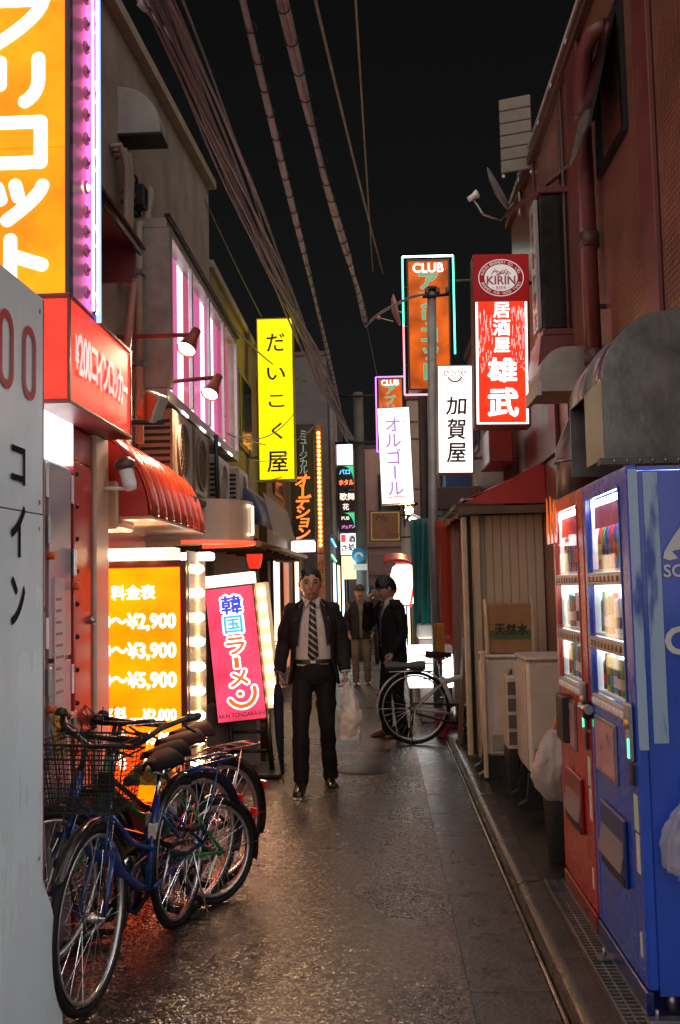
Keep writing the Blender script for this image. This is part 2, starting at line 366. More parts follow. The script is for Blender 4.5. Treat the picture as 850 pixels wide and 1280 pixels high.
# ------------------------------------------------------------------ right: tiled building
def tile_mat(name, c1, c2, mortar, sx, sz):
    m = bpy.data.materials.new(name); m.use_nodes = True; t = m.node_tree; n = t.nodes; L = t.links.new; p = n['Principled BSDF']
    tc = n.new('ShaderNodeTexCoord'); sp = n.new('ShaderNodeSeparateXYZ'); L(tc.outputs['Object'], sp.inputs[0]); cb = n.new('ShaderNodeCombineXYZ')
    ad = n.new('ShaderNodeMath'); L(sp.outputs[0], ad.inputs[0]); L(sp.outputs[1], ad.inputs[1]); L(ad.outputs[0], cb.inputs[0]); L(sp.outputs[2], cb.inputs[1])
    br = n.new('ShaderNodeTexBrick'); br.offset = 0; br.inputs['Color1'].default_value = c1+(1,); br.inputs['Color2'].default_value = c2+(1,); br.inputs['Mortar'].default_value = mortar+(1,)
    br.inputs['Scale'].default_value = 1; br.inputs['Mortar Size'].default_value = .0035; br.inputs['Brick Width'].default_value = sx; br.inputs['Row Height'].default_value = sz
    L(cb.outputs[0], br.inputs['Vector']); nz = n.new('ShaderNodeTexNoise'); nz.inputs['Scale'].default_value = 2.2; nz.inputs['Detail'].default_value = 8; L(tc.outputs['Object'], nz.inputs['Vector'])
    rp = n.new('ShaderNodeValToRGB'); rp.color_ramp.elements[0].color = (.5, .47, .45, 1); rp.color_ramp.elements[0].position = .32; rp.color_ramp.elements[1].position = .66
    L(nz.outputs['Fac'], rp.inputs[0]); mx = n.new('ShaderNodeMix'); mx.data_type = 'RGBA'; mx.blend_type = 'MULTIPLY'; mx.inputs[0].default_value = .7
    L(br.outputs[0], mx.inputs[6]); L(rp.outputs[0], mx.inputs[7]); L(mx.outputs[2], p.inputs['Base Color'])
    b = n.new('ShaderNodeBump'); b.invert = True; b.inputs['Strength'].default_value = .9; b.inputs['Distance'].default_value = .006; L(br.outputs['Fac'], b.inputs['Height']); L(b.outputs[0], p.inputs['Normal'])
    p.inputs['Roughness'].default_value = .3
    return m
TILE = tile_mat('brown_tile', (.30, .125, .08), (.24, .095, .063), (.08, .04, .03), .05, .03)
MAROON = M('maroon_paint', (.14, .035, .03), .4, var=.35, vs=3, bump=.2)
MAROON2 = M('maroon_dark', (.07, .022, .02), .45, var=.35, vs=3)
b = thing('tiled_building', 'dark brown building clad in small tiles rising behind the vending machines', 'building', (2.6, 5.5, 0))
MB().box(1.40, 5.5, 2.4, 9.8, 0, 5.12).build('wall', TILE, b)
MB().box(1.34, 5.5, 2.38, 9.85, 5.121, 5.2, .01).build('coping', MAROON2, b)
MB().box(1.372, 1.398, 4.75, 5.0, 2.3, 5.12, .004).build('pilaster', MAROON, b)
MB().box(1.372, 1.398, 6.35, 6.75, 2.3, 5.12, .004).build('pilaster', MAROON, b)
MB().box(1.365, 1.398, 7.6, 9.79, 2.55, 3.2, .004).build('fascia_panel', MAROON, b)
wf = MB(); wf.box(1.37, 1.398, 5.25, 5.3, 3.98, 4.75); wf.box(1.37, 1.398, 5.85, 5.9, 3.98, 4.75); wf.box(1.37, 1.398, 5.3, 5.85, 3.98, 4.02); wf.box(1.37, 1.398, 5.3, 5.85, 4.71, 4.75)
wn = wf.build('window', DARKM, b)
MB(Matrix.Translation((1.37, 5.575, 4.72)) @ Matrix.Rotation(R_(14), 4, 'Y')).box(-.008, .008, -.27, .27, -.7, 0).build('pane', M('dark_glass', (.008, .008, .009), .12, var=.2, bump=0), wn)
m = MB(); rail = [(1.36, 6.0, 5.28), (1.36, 9.6, 5.28)]
m.cyl(rail[0], rail[1], .014, n=6)
for k in range(7): m.cyl((1.36, 6.0+k*.6, 5.19), (1.36, 6.0+k*.6, 5.29), .01, n=6)
m.build('roof_rail', M('pale_metal', (.45, .42, .36), .45, .4), b)
# downpipe
d = thing('downpipe', 'thick maroon drainpipe running down the tiled wall', 'drainpipe', (1.32, 5.95, 2.6))
MB().tube([(1.40, 5.62, 4.78), (1.33, 5.68, 4.78), (1.30, 5.78, 4.72), (1.30, 5.9, 4.55), (1.31, 5.95, 4.4), (1.32, 5.95, 2.6)], .05, 12).build('pipe', MAROON, d)
for z in (4.42, 3.62, 2.9):
    MB().cyl((1.32, 5.95, z-.045), (1.32, 5.95, z+.045), .06, n=14).build('pipe_collar', MAROON2, d)
MB().box(1.32, 1.40, 5.93, 5.97, 3.2, 3.22).build('bracket', DARKM, d)
# black sign box on the tiled wall with narrow lit edge
d = thing('black_sign_box', 'unlit black sign box in a maroon frame beside the drainpipe', 'sign', (1.32, 7.0, 3.3))
MB().box(1.20, 1.43, 6.95, 7.25, 3.34, 4.32, .01).build('box', M('sign_black', (.01, .01, .011), .22, var=.5, vs=12), d)
for a in ((1.185, 1.445, 6.93, 7.27, 4.322, 4.37), (1.185, 1.445, 6.93, 7.27, 3.29, 3.338)): MB().box(*a, .006).build('frame_rail', MAROON, d)
MB().box(1.165, 1.195, 7.0, 7.2, 3.36, 4.30, .004).build('side_panel', M('side_white', (.38, .36, .34), .3), d)
m = MB(); vtext(m, 'カラオケ喫茶', (1.163, 7.1, 4.18), NF, .13, .15, .02); m.build('lettering', MAROON, d)
MB().prism([(1.14, 3.05), (1.40, 3.0), (1.40, 3.285), (1.17, 3.285)], 'y', 6.92, 7.4).build('ledge', MAROON, d)
MB().tube([(1.42, 6.9, 4.5), (1.05, 7.6, 4.42)], .02, 8).build('stay', MAROON2, d)
# roof things
d = thing('satellite_dish', 'grey satellite dish on the edge of the tiled roof', 'satellite dish', (1.16, 8.9, 5.0))
T = Matrix.Translation((1.14, 8.9, 5.12)) @ Matrix.Rotation(R_(65), 4, 'Y') @ Matrix.Rotation(R_(20), 4, 'X')
MB(T).lathe([(.0, .0), (.08, .005), (.16, .022), (.235, .05), (.24, .047), (.16, .014), (.0, -.008)], 24).build('dish', M('dish_grey', (.14, .13, .13), .5), d)
MB().tube([(1.30, 8.9, 5.02), (1.18, 8.9, 4.86), (1.02, 8.88, 4.92), (.93, 8.86, 5.06)], .011, 8).build('feed_arm', STEEL, d)
MB(Matrix.Translation((.93, 8.86, 5.08)) @ Matrix.Rotation(R_(60), 4, 'Y')).lathe([(0, -.05), (.025, -.05), (.028, .0), (.045, .05), (0, .05)], 10).build('feed_horn', WHITE, d)
MB().cyl((1.36, 8.9, 4.9), (1.36, 8.9, 5.3), .02).build('mast', STEEL, d)
d = thing('roof_panel', 'pale ribbed sheet metal panel standing on the tiled roof edge', 'panel', (1.32, 8.3, 5.15))
T = Matrix.Translation((1.26, 8.35, 5.42)) @ Matrix.Rotation(R_(-18), 4, 'Z')
for k in range(6): MB(T).box(-.135, .135, -.012, .012, -.33+k*.11, -.225+k*.11, .006).build('rib', M('pale_sheet', (.15, .13, .10), .6), d)
m = MB(T)
for x in (-.12, .12): m.box(x-.012, x+.012, .014, .04, -.36, .33)
m.cyl((.1, .03, -.2), (.1, .34, -.28), .012, n=6); m.build('back_frame', STEEL, d)
for i, (y, z0, z1) in enumerate(((6.95, 2.7, 5.1), (7.05, 2.7, 4.9), (8.2, 3.2, 5.1))):
    MB().tube([(1.375, y, z0), (1.375, y, z1)], .014, 8).build('wall_conduit', MAROON2, label=('thin conduit on the tiled wall just behind the black sign box', 'second thin conduit on the tiled wall behind the black sign box', 'thin conduit on the tiled wall behind the izakaya sign')[i], cat='conduit')
# far right buildings
BLUEW = M('blue_wall', (.03, .10, .32), .5, var=.3, vs=2)
PINKW = M('dusty_pink', (.42, .23, .20), .6, var=.25, vs=2, bump=.3)
def facade(name, label, x0, x1, y0, y1, h, mat, wins=(), side=-1, trim=MAROON2, loc=None):
    b = thing(name, label, 'building', ((x0+x1)/2, (y0+y1)/2, 0))
    MB().box(x0, x1, y0, y1, 0, h).build('wall', mat, b)
    MB().box(x0-.04, x1+.04, y0-.03, y1+.03, h+.002, h+.09, .01).build('roof', trim, b)
    xf = x0 if side < 0 else x1
    for (a0, a1, z0, z1, mm) in wins:
        xx = sorted((xf+side*.002, xf+side*.03)); w_ = MB().box(xx[0], xx[1], a0, a1, z0, z1, .006).build('window', trim, b)
        xx = sorted((xf+side*.032, xf+side*.038)); MB().box(xx[0], xx[1], a0+.05, a1-.05, z0+.05, z1-.05).build('pane', mm, w_)
    return b
DIM = E('dim_window', (1., .66, .36), 2.8); COOL = E('cool_window', (.6, .9, 1.), 3.6); DARKG = M('dark_glass', (.008, .008, .009), .12)
facade('brown_shop_building', 'brown plastered building behind the shed and the red awning', 1.25, 5, 9.9, 13.4, 4.6, M('brown_plaster', (.13, .075, .055), .6, var=.4, vs=3), [(10.4, 11.2, 3.2, 4.1, DARKG), (12, 12.8, 3.2, 4.1, DARKG)])
facade('blue_building', 'narrow blue walled building behind the white signs on the right', .92, 5, 13.5, 16.8, 3.75, BLUEW, [(14.2, 15.0, 2.6, 3.3, DARKG)])
facade('pale_building', 'plain beige building far down on the right behind the brown hanging sign', .55, 5, 17.8, 25.5, 4.9, M('far_beige', (.30, .22, .16), .6, var=.3), [(18.5, 19.3, 2.8, 3.8, DIM), (20.5, 21.5, 2.8, 3.8, DARKG), (18.2, 19.6, .2, 2.1, DIM), (21, 22.4, .2, 2.0, COOL)])
b = facade('end_building', 'dusty pink building closing the end of the alley', -3.6, 3.6, 30, 36, 5.75, PINKW)
for k in range(34):   # corrugated shutter on the ground floor
    MB().box(-.35+k*.062, -.292+k*.062, 29.95, 29.995, .05, 2.55, .012).build('shutter_slat', PINKW, b)
for z in (2.75, 1.9): MB().box(-.4, 1.8, 29.9, 29.94, z, z+.12).build('band', M('pink_band', (.36, .19, .16), .6), b)
for (x0, x1) in ((.0, .75), (1.2, 1.9)):
    w_ = MB().box(x0, x1, 29.93, 29.99, 3.7, 4.95, .01).build('window', DARKM, b); MB().box(x0+.06, x1-.06, 29.9, 29.925, 3.78, 4.87).build('pane', DARKG, w_)

# ------------------------------------------------------------------ left: grey stucco building
STUC = M('grey_stucco', (.25, .215, .175), .75, var=.35, vs=2.5, bump=.5, bs=45)
STUC2 = M('cornice', (.30, .25, .19), .7, var=.3, vs=3)
REDP = M('red_paint', (.42, .03, .02), .35, var=.25, vs=4, bump=.12, coat=.2)
b = thing('grey_stucco_building', 'grey stuccoed two storey building with a bay of lit pink curtained windows', 'building', (-3, 7, 0))
MB().prism([(4.2, 2.42), (9.45, 2.42), (9.45, 5.5), (4.2, 5.0)], 'x', -6, -1.6).build('wall', STUC, b)
MB().prism([(4.15, 5.0), (9.5, 5.505), (9.5, 5.585), (4.15, 5.08)], 'x', -6, -1.53).build('cornice', STUC2, b)
MB().box(-6, -2.05, 4.2, 9.45, 0, 2.415).build('ground_floor', M('shop_wall', (.28, .16, .11), .5, var=.35, vs=3), b)
# bay window
ba = MB().box(-1.6, -1.36, 6.35, 9.62, 2.80, 2.88, .006); ba.box(-1.6, -1.36, 6.35, 9.62, 3.95, 4.02, .006); ba.box(-1.6, -1.34, 6.35, 6.42, 2.88, 3.95); ba.box(-1.6, -1.36, 9.56, 9.62, 2.88, 3.95)
bay = ba.build('bay_window', M('bay_metal', (.34, .31, .28), .4, .3, var=.3), b)
MB().box(-1.59, -1.585, 6.44, 9.55, 2.9, 3.94).build('lit_room', E('bay_room', (1, .93, .95), 2.6), bay)
CW = E('curtain_white', (1., .96, 1.), 2.0); CP = E('curtain_pink', (1.0, .17, .50), .8); CR = E('curtain_patterned', (.75, .10, .22), .8)
y = 6.44; k = 0
widths = [.42, .22, .20, .24, .17, .34, .17, .28, .17, .20, .26, .14, .24]
mats = [CW, CP, CW, CR, CW, CP, CW, CP, CW, CP, CR, CW, CR]
for wd, mm in zip(widths, mats):
    y1 = min(y+wd, 9.54)
    MB().grid(lambda u, v, y=y, y1=y1: (-1.45+.018*math.sin(u*(y1-y)*110), y+u*(y1-y), 2.9+v*1.04), 22, 1).build('curtain', mm, bay)
    y = y1
for y in (6.46, 7.2, 7.95, 8.7, 9.5): MB().box(-1.375, -1.345, y-.018, y+.018, 2.885, 3.945, .004).build('mullion', M('alu', (.55, .55, .56), .3, .8), bay)
for y0, y1 in ((6.48, 7.18), (7.22, 7.93), (7.97, 8.68), (8.72, 9.48)): MB().box(-1.364, -1.36, y0, y1, 2.886, 3.944).build('pane', glass('pane_glass'), bay)
MB().box(-1.37, -1.335, 6.35, 9.62, 4.022, 4.045).build('bay_flashing', DARKM, bay)
# glowing strips under the bay, put in for reflections along its bottom
for k in range(4): MB().box(-1.352, -1.34, 6.75+k*.7, 6.97+k*.7, 2.78, 2.798).build('glint_strip', E('bay_glint', (1, .9, .85), 2), bay)
# wall vent hood
d = thing('vent_hood', 'grey rounded vent hood high on the stucco wall', 'vent', (-1.5, 6.2, 4.5))
MB().prism([(-1.6, 4.46), (-1.33, 4.46)]+arc(-1.6, 4.5, .27, 0, 90, 8), 'y', 6.05, 6.24).build('hood', M('hood_grey', (.33, .32, .30), .5, .2), d)
MB().box(-1.6, -1.32, 6.04, 6.25, 4.44, 4.457).build('flange', DARKM, d)
# pipes and cable tray on the stucco wall
d = thing('wall_pipe', 'pale conduit bending down the stucco wall past the bay window', 'pipe', (-1.55, 6.4, 2.8))
MB().tube([(-1.6, 6.75, 4.35), (-1.55, 6.72, 4.36), (-1.53, 6.66, 4.28), (-1.53, 6.52, 4.05), (-1.53, 6.30, 3.95), (-1.52, 6.25, 3.8), (-1.52, 6.25, 2.5)], .028, 10).build('conduit', M('conduit', (.3, .26, .2), .5), d)
for z in (3.6, 3.0): MB().box(-1.6, -1.48, 6.21, 6.29, z, z+.03).build('clip', STEEL, d)
d = thing('insulated_pipes', 'wrapped air conditioner pipes drooping from a hole in the stucco wall', 'pipe', (-1.55, 5.9, 3.4))
for k in range(3):
    MB().tube([(-1.6, 5.85+k*.07, 4.28), (-1.54+.01*k, 5.87+k*.07, 4.30), (-1.52, 5.95+k*.06, 4.2-.02*k), (-1.53, 5.98+k*.05, 3.9), (-1.53, 6.0+k*.04, 3.45)], .02, 8).build('pipe', M('pipe_wrap', (.3, .27, .23), .6), d)
d = thing('cable_clutter', 'tangle of black junction loops on the stucco wall', 'cable', (-1.55, 6.35, 4.1))
for k in range(7):
    a = random.uniform(.05, .13); y0 = 6.15+random.random()*.35; z0 = 4.05+random.random()*.22
    MB().tube([(-1.585+.03*math.sin(t*2+k), y0+a*math.cos(t), z0+a*.8*math.sin(t)) for t in [j*.5 for j in range(13)]], .010, 6).build('loop', BLACK, d)
MB().box(-1.6, -1.5, 6.33, 6.45, 4.1, 4.25, .01).build('junction_box', BLACK, d)
# maroon canopy
d = thing('maroon_canopy', 'maroon sheet metal canopy on the stucco wall above the red sign', 'canopy', (-1.5, 5, 3.2))
MB().prism([(-1.6, 3.6), (-1.3, 3.52), (-1.28, 3.48), (-1.6, 3.5)], 'y', 4.3, 5.45).build('roof_sheet', MAROON2, d)
MB().box(-1.6, -1.33, 5.38, 5.41, 3.28, 3.495).build('end_panel', MAROON, d)
MB().tube([(-1.31, 4.35, 3.46), (-1.31, 5.43, 3.46)], .018, 6).build('edge_rail', DARKM, d)
MB().tube([(-1.34, 5.4, 3.3), (-1.42, 5.42, 2.6)], .022, 8).build('strut', M('pink_strut', (.4, .18, .14), .5), d)
# further left buildings
OLIVE = M('olive_plaster', (.22, .17, .07), .65, var=.35, vs=3, bump=.4)
b = facade('olive_building', 'yellowish plastered building next to the bay windows behind the yellow sign', -6, -1.6, 9.5, 13.1, 4.70, OLIVE, [(11.2, 12.3, 3.2, 4.1, DARKG)], 1, STUC2)
b = facade('timber_shop_building', 'dark timber fronted bar building beyond the yellow sign', -6, -1.5, 13.2, 19.5, 4.3, M('brown_timber', (.10, .055, .035), .6, var=.4), [(13.6, 14.4, .3, 2.0, DIM), (15, 15.9, .3, 2.0, E('red_window', (1, .25, .1), .5)), (17, 17.8, .2, 2.1, DIM), (14, 15.2, 2.9, 3.8, DARKG)], 1)
b = facade('far_left_building', 'grey concrete building with blue and green light strips far down on the left', -6, -.98, 19.6, 29.8, 6.2, M('far_grey', (.085, .075, .075), .6, var=.3), [(20, 21, .4, 2.1, COOL), (22, 23.2, .4, 2.1, DIM), (20.2, 21, 2.9, 3.8, DARKG), (22, 23, 2.9, 3.8, DARKG), (24.5, 25.6, .4, 2.1, COOL)], 1)
for z, nm, cl in ((2.52, 'neon_blue_strip', (.1, .45, 1)), (2.2, 'neon_green_strip', (.15, 1, .35))):
    MB().cyl((-.955, 19.8, z), (-.955, 21.6, z-.08), .018, n=6).build('light_strip', E(nm, cl, 3), b)
for y in (20.0, 20.7, 22.1): MB().cyl((-.94, y, 2.6), (-.94, y, 5.6), .05, n=8).build('riser_pipe', M('far_pipe', (.2, .16, .15), .5), b)
# ================================================================== SIGNS
LW = E('lamp_white', (1, .97, .93), 3.0)
def W(name, s=1.6, col=(1, .98, .96)): return E(name, col, s)
def BULB(): return E('marquee_bulb', (1, .56, .26), 75)
def INK(name, col): return M(name, col, .35, var=.1, bump=0)
FR = M('sign_frame', (.10, .07, .05), .4, .4, var=.3)

# ---- coin locker panel, far left
d = thing('locker_side_panel', 'tall white painted panel with black katakana at the left edge', 'sign panel', (-1.2, 2.6, 0))
PW = M('panel_white', (.72, .86, .93), .25, var=.14, vs=2.2, bump=.06, bs=30, coat=.3, streak=.3)
MB().prism([(1.7, 0.0), (3.56, 0.0), (3.52, .30), (3.44, .48), (3.345, .60), (3.345, 1.818), (1.7, 1.80)], 'x', -1.27, -1.15).build('lower_board', PW, d)
MB().prism([(1.7, 1.805), (3.345, 1.823), (3.345, 2.575), (1.7, 2.555)], 'x', -1.27, -1.151).build('upper_board', PW, d)
for y_, z_ in ((3.31, 2.52), (3.31, 1.86), (3.31, 1.77), (3.31, .68), (2.6, 2.52), (2.6, 1.86)): MB().lathe([(0, -1.146), (.007, -1.147), (.009, -1.1495)], 10, (0, y_, z_), 'x').build('screw', STEEL, d)
MB().box(-1.268, -1.149, 3.3455, 3.353, .61, 2.57).build('edge_strip', M('red_edge', (.5, .03, .02), .35), d)
m = MB(); fr = YF; X = -1.1465
for ch, zc, h, wd in (('コ', 1.962, .115, .105), ('イ', 1.752, .16, .105), ('ン', 1.532, .145, .105)):
    gchar(m, ch, (X, 3.105, zc), fr, wd*1.1, h, .03)
m.build('lettering', M('panel_ink', (.006, .006, .008), .7, spec=.1), d)
for i, yc in enumerate((3.205, 3.0)):
    m = MB(); P = rrect(-.062, .062, -.125, .125, .06, 7); Q = rrect(-.034, .034, -.097, .097, .033, 7); n = len(P)
    m.add([(X, yc+p[0], 2.315+p[1]) for p in P+Q], [[j, (j+1) % n, n+(j+1) % n, n+j] for j in range(n)]); m.build('red_ring', INK('ring_red', (.45, .03, .03)), d)

# ---- coin lockers
LK = M('locker_grey', (.36, .33, .37), .35, .2, var=.15, vs=3)
b = thing('coin_locker_bank', 'grey lilac coin locker bank with orange keys behind the white panel', 'lockers', (-1.7, 4, 0))
MB().box(-2.0, -1.43, 3.36, 4.50, 0, 2.13).build('cabinet', M('locker_body', (.2, .18, .2), .5), b)
cols = [(3.37, 3.76), (3.765, 4.155), (4.16, 4.50)]
rows = [(.04, .72), (.73, 1.36), (1.37, 2.12)]
for i, (y0, y1) in enumerate(cols):
    for j, (z0, z1) in enumerate(rows):
        o = (0, .12, -.1)[i]; zz0, zz1 = max(.04, z0+(o if j else 0)), (z1+o if j < 2 else 2.12)
        dr = MB().box(-1.428, -1.402, y0+.004, y1-.045, zz0+.004, zz1-.004, .004).build('door', LK, b)
        zc = zz0+(zz1-zz0)*.42
        MB().box(-1.402, -1.382, y1-.04, y1-.012, zc, zc+.13, .008).build('handle', M('lock_plate', (.4, .42, .38), .3, .6), dr)
        MB().cyl((-1.40, y1-.026, zc-.045), (-1.365, y1-.026, zc-.045), .017, n=10).build('key', M('orange_key', (.75, .12, .02), .4), dr)
        MB().box(-1.4019, -1.399, y1-.042, y1-.008, zz1-.16, zz1-.03).build('number_plate', WHITE, dr)
MB().box(-1.4018, -1.399, 4.22, 4.36, 1.05, 1.62).build('notice', M('notice_paper', (.55, .5, .5), .5, var=.3, vs=60), b)
MB().box(-1.4016, -1.3985, 4.22, 4.36, .84, 1.04).build('notice', M('notice_yellow', (.7, .42, .03), .5, var=.25, vs=70), b)
m = MB(); 
for k in range(9): m.box(-1.3984, -1.398, 4.235, 4.345-random.random()*.04, 1.12+k*.05, 1.132+k*.05)
m.build('notice_print', INK('print_grey', (.12, .1, .1)), b)
m = MB()
for k in range(4): m.box(-1.398, -1.3976, 4.235, 4.345-random.random()*.03, .875+k*.042, .887+k*.042)
m.build('notice_print', INK('print_brown', (.2, .08, .01)), b)
# light box over the lockers, red door frame, post
MB().box(-1.46, -1.40, 3.36, 4.48, 2.135, 2.325).build('header_light', E('header_white', (1, .97, .97), 2.6), b)
b = thing('red_door_frame', 'red riveted steel door frame between the lockers and the pale post', 'door frame', (-1.4, 4.65, 0))
MB().box(-1.5, -1.40, 4.505, 4.79, 0, 2.16, .006).build('jamb', REDP, b)
MB().box(-1.5, -1.405, 4.505, 5.02, 2.165, 2.32, .006).build('lintel', REDP, b)
for k in range(14): MB().sphere((-1.398, 4.53, .15+k*.15), .012, 8, 5).build('rivet', DARKM, b)
MB().sphere((-1.395, 4.75, 1.42), .022, 10, 6).build('knob', STEEL, b)
MB().box(-1.62, -1.385, 4.795, 5.03, 0, 2.34, .01).build('peach_post', M('peach_post', (.50, .36, .27), .45, var=.12), label='pale peach square post between the red frame and the orange price board', cat='post')
b = thing('wall_cabinet', 'beige sheet metal box on the wall above the price board', 'cabinet', (-1.5, 5.3, 1.9))
MB().box(-1.9, -1.36, 5.1, 5.45, 1.88, 2.13, .012).build('case', M('cab_beige', (.45, .36, .22), .4), b)
MB().box(-1.358, -1.35, 5.14, 5.41, 1.91, 2.10).build('lid', M('cab_lid', (.42, .33, .2), .4), b)

# ---- red coin locker sign
d = thing('coin_locker_sign', 'long red box sign advertising coin lockers above the locker bank', 'sign', (-1.42, 4.45, 2.33))
RF = E('red_face', (1., .05, .028), .72, (.6, .05, .03), tubes=.4)
MB().box(-1.60, -1.262, 3.965, 4.955, 2.345, 2.765).build('light_box', RF, d)
MB().box(-1.262, -1.252, 3.965, 4.45, 2.345, 2.765).build('face_panel', RF, d)
MB().box(-1.262, -1.252, 4.453, 4.955, 2.345, 2.765).build('face_panel', RF, d)
for z in (2.325, 2.767): MB().box(-1.61, -1.245, 3.95, 4.97, z, z+.018, .004).build('trim', M('dark_red_trim', (.16, .02, .02), .4), d)
for y in (3.955, 4.955): MB().box(-1.258, -1.247, y-.006, y+.012, 2.344, 2.766).build('trim', M('dark_red_trim', (.16, .02, .02), .4), d)
m = MB(); X = -1.2495; y = 4.03
for ch, wd, hh in (('¥', .055, .14), ('2', .068, .17), ('0', .068, .17), ('0', .068, .17), ('コ', .105, .15), ('イ', .10, .175), ('ン', .10, .155), ('ロ', .10, .155), ('ッ', .085, .12), ('カ', .105, .17), ('ー', .10, .03)):
    gchar(m, ch, (X, y+wd/2, 2.56 - (.02 if ch in 'ッ' else 0)), YF, wd*.82, hh, .03); y += wd*.9
m.build('lettering', E('sign_letter_grey', (.6, .5, .5), .9), d)
# ---- big orange sign with neon
d = thing('orange_katakana_sign', 'big glowing orange sign with white rounded katakana and neon edge tubes', 'sign', (-1.5, 4.15, 2.78))
MB().box(-1.76, -1.27, 4.012, 4.32, 2.79, 4.68).build('light_box', M('orange_case', (.4, .1, .25), .4), d)
OR = E('orange_face', (1., .09, .0), 3.2, (.8, .3, .02), tubes=.4)
MB().box(-1.745, -1.282, 4.0, 4.011, 2.80, 3.425).build('face_panel', OR, d); MB().box(-1.745, -1.282, 4.0, 4.011, 3.431, 4.66).build('face_panel', OR, d)
MB().box(-1.28, -1.255, 3.985, 4.025, 2.78, 4.69, .004).build('corner_trim', M('dark_trim', (.03, .02, .03), .4), d)
PK = M('pink_case', (.85, .38, .62), .35, var=.15)
MB().box(-1.269, -1.262, 4.027, 4.32, 2.79, 4.68).build('pink_side', PK, d)
o = (-1.505, 3.996, 0); wd = .056; LWH = E('letter_white', (1., .95, .85), 3.2)
def ST(pts): stroke(m, pts, wd, o, XF)
# プ
m = MB(); z = 3.985; ST([(-.11, z+.09), (.13, z+.09)]); ST([(.13, z+.09)]+[(.13-.22*(i/8)**1.6, z+.09-.2*(i/8)) for i in range(1, 9)]); 
stroke(m, arc(.175, z+.125, .03, 0, 359, 12), .016, o, XF); m.build('letter', LWH, d); m = MB()
z = 3.705; ST([(-.055, z+.1), (-.055, z-.0)]); ST([(.11, z+.11), (.11, z+.02)]+arc(.0, z+.02, .11, 0, -62, 6))
m.build('letter', LWH, d); m = MB(); z = 3.45; ST([(-.12, z+.088), (.12, z+.088), ]); ST([(.12, z+.088), (.12, z-.088)]); ST([(.12, z-.088), (-.12, z-.088)])
m.build('letter', LWH, d); m = MB(); z = 3.195; ST([(-.065, z+.06), (-.05, z+.01)]); ST([(.012, z+.07), (.025, z+.02)]); ST([(.128, z+.065)]+[(.128-.15*(i/7)**1.4, z+.065-.145*(i/7)) for i in range(1, 8)])
m.build('letter', LWH, d); m = MB(); z = 2.945; ST([(-.008, z+.085), (-.008, z-.10)]); ST([(-.008, z+.02), (.125, z-.025)])
m.build('letter', LWH, d); m = MB(); z = 4.26; ST([(-.12, z+.09), (.12, z+.09)]); ST([(.12, z+.09), (.09, z+.02), (.04, z-.01)]); ST([(-.01, z+.02), (-.03, z-.06), (-.09, z-.12)])
m.build('letter', LWH, d)
k = 0
for z in (2.86, 2.96, 3.045, 3.13, 3.22, 3.33, 3.44, 3.55, 3.66, 3.76, 3.86, 3.97, 4.08, 4.2):
    lit = k in (5,); sk_ = MB().torus((-1.25, 4.2, z), 'x', .024, .007, 14, 6).build('bulb_socket', M('socket_pink', (.8, .35, .6), .3), d)
    MB().sphere((-1.246, 4.2, z), .014, 8, 6).build('bulb', E('bulb_lit', (1, .75, .5), 6) if lit else M('bulb_off', (.5, .2, .35), .2, bump=0), sk_); k += 1
MB().tube([(-1.235, 4.33, 2.76), (-1.235, 4.33, 4.66)], .012, 8).build('neon_tube', E('neon_blue', (.16, .28, 1.), 2.6), d)
MB().tube([(-1.245, 4.28, 2.80), (-1.245, 4.28, 4.62)], .007, 8).build('neon_tube', E('neon_pink', (1., .12, .45), 12), d)
for z in (2.84, 3.15, 3.5, 3.82, 4.15):
    MB().tube([(-1.262, 4.29, z), (-1.235, 4.33, z)], .006, 6).build('tube_clip', STEEL, d)
    MB().tube([(-1.24, 4.31, z-.05), (-1.225, 4.29, z-.03), (-1.225, 4.28, z), (-1.235, 4.30, z+.03), (-1.24, 4.31, z+.05)], .006, 6).build('tube_bend', E('neon_bend', (1., .35, .55), 3), d)

# ---- orange price board with lamp strips
d = thing('price_board', 'orange lit price board with white prices and strips of bulbs', 'sign', (-1.5, 5.75, 0))
MB().box(-1.96, -1.115, 5.615, 5.96, .36, 1.70, .008).build('case', M('brown_case', (.12, .035, .02), .4), d)
m = MB()
MB().box(-1.98, -1.10, 5.585, 5.63, 1.69, 1.725).build('frame_rail', M('brown_case', (.12, .035, .02), .4), d)
MB().box(-1.98, -1.10, 5.585, 5.63, .34, .375).build('frame_rail', M('brown_case', (.12, .035, .02), .4), d)
MB().box(-1.135, -1.10, 5.586, 5.63, .376, 1.689).build('frame_rail', M('brown_case', (.12, .035, .02), .4), d)
MB().box(-1.95, -1.14, 5.60, 5.613, .38, 1.685).build('face', E('price_orange', (1., .07, .0), 5.0, (.8, .3, .02), tubes=.4), d)
PYY = 5.596; PWH = E('price_white', (1, .95, .8), 4.)
m = MB(); htext(m, '料金表', (-1.53, PYY, 1.515), XF, .085, .022); m.build('lettering', PWH, d)
for s, z, sz in (('0〜¥2,900', 1.345, .115), ('00〜¥3,900', 1.18, .115), ('00〜¥5,900', 1.015, .115), ('名料 ‥‥¥2,000', .83, .085), ('名料 ‥‥¥3,000', .70, .085), ('料) ‥‥¥5,000', .57, .085), ('込み)', .49, .06)):
    m = MB(); htext(m, s, (-1.165, PYY, z), XF, sz, .026, .86 if sz > .1 else .8, 'r'); m.build('lettering', PWH, d)
tb = MB().box(-1.95, -1.17, 5.60, 5.78, 1.728, 1.80, .004).build('lamp_box', E('lampbox_glow', (1., .80, .6), 1.0), d)
for x in (-1.55, -1.42, -1.29): MB().sphere((x, 5.59, 1.762), .028, 10, 8).build('bulb', E('bulb_hot', (1, .6, .32), 75), tb)
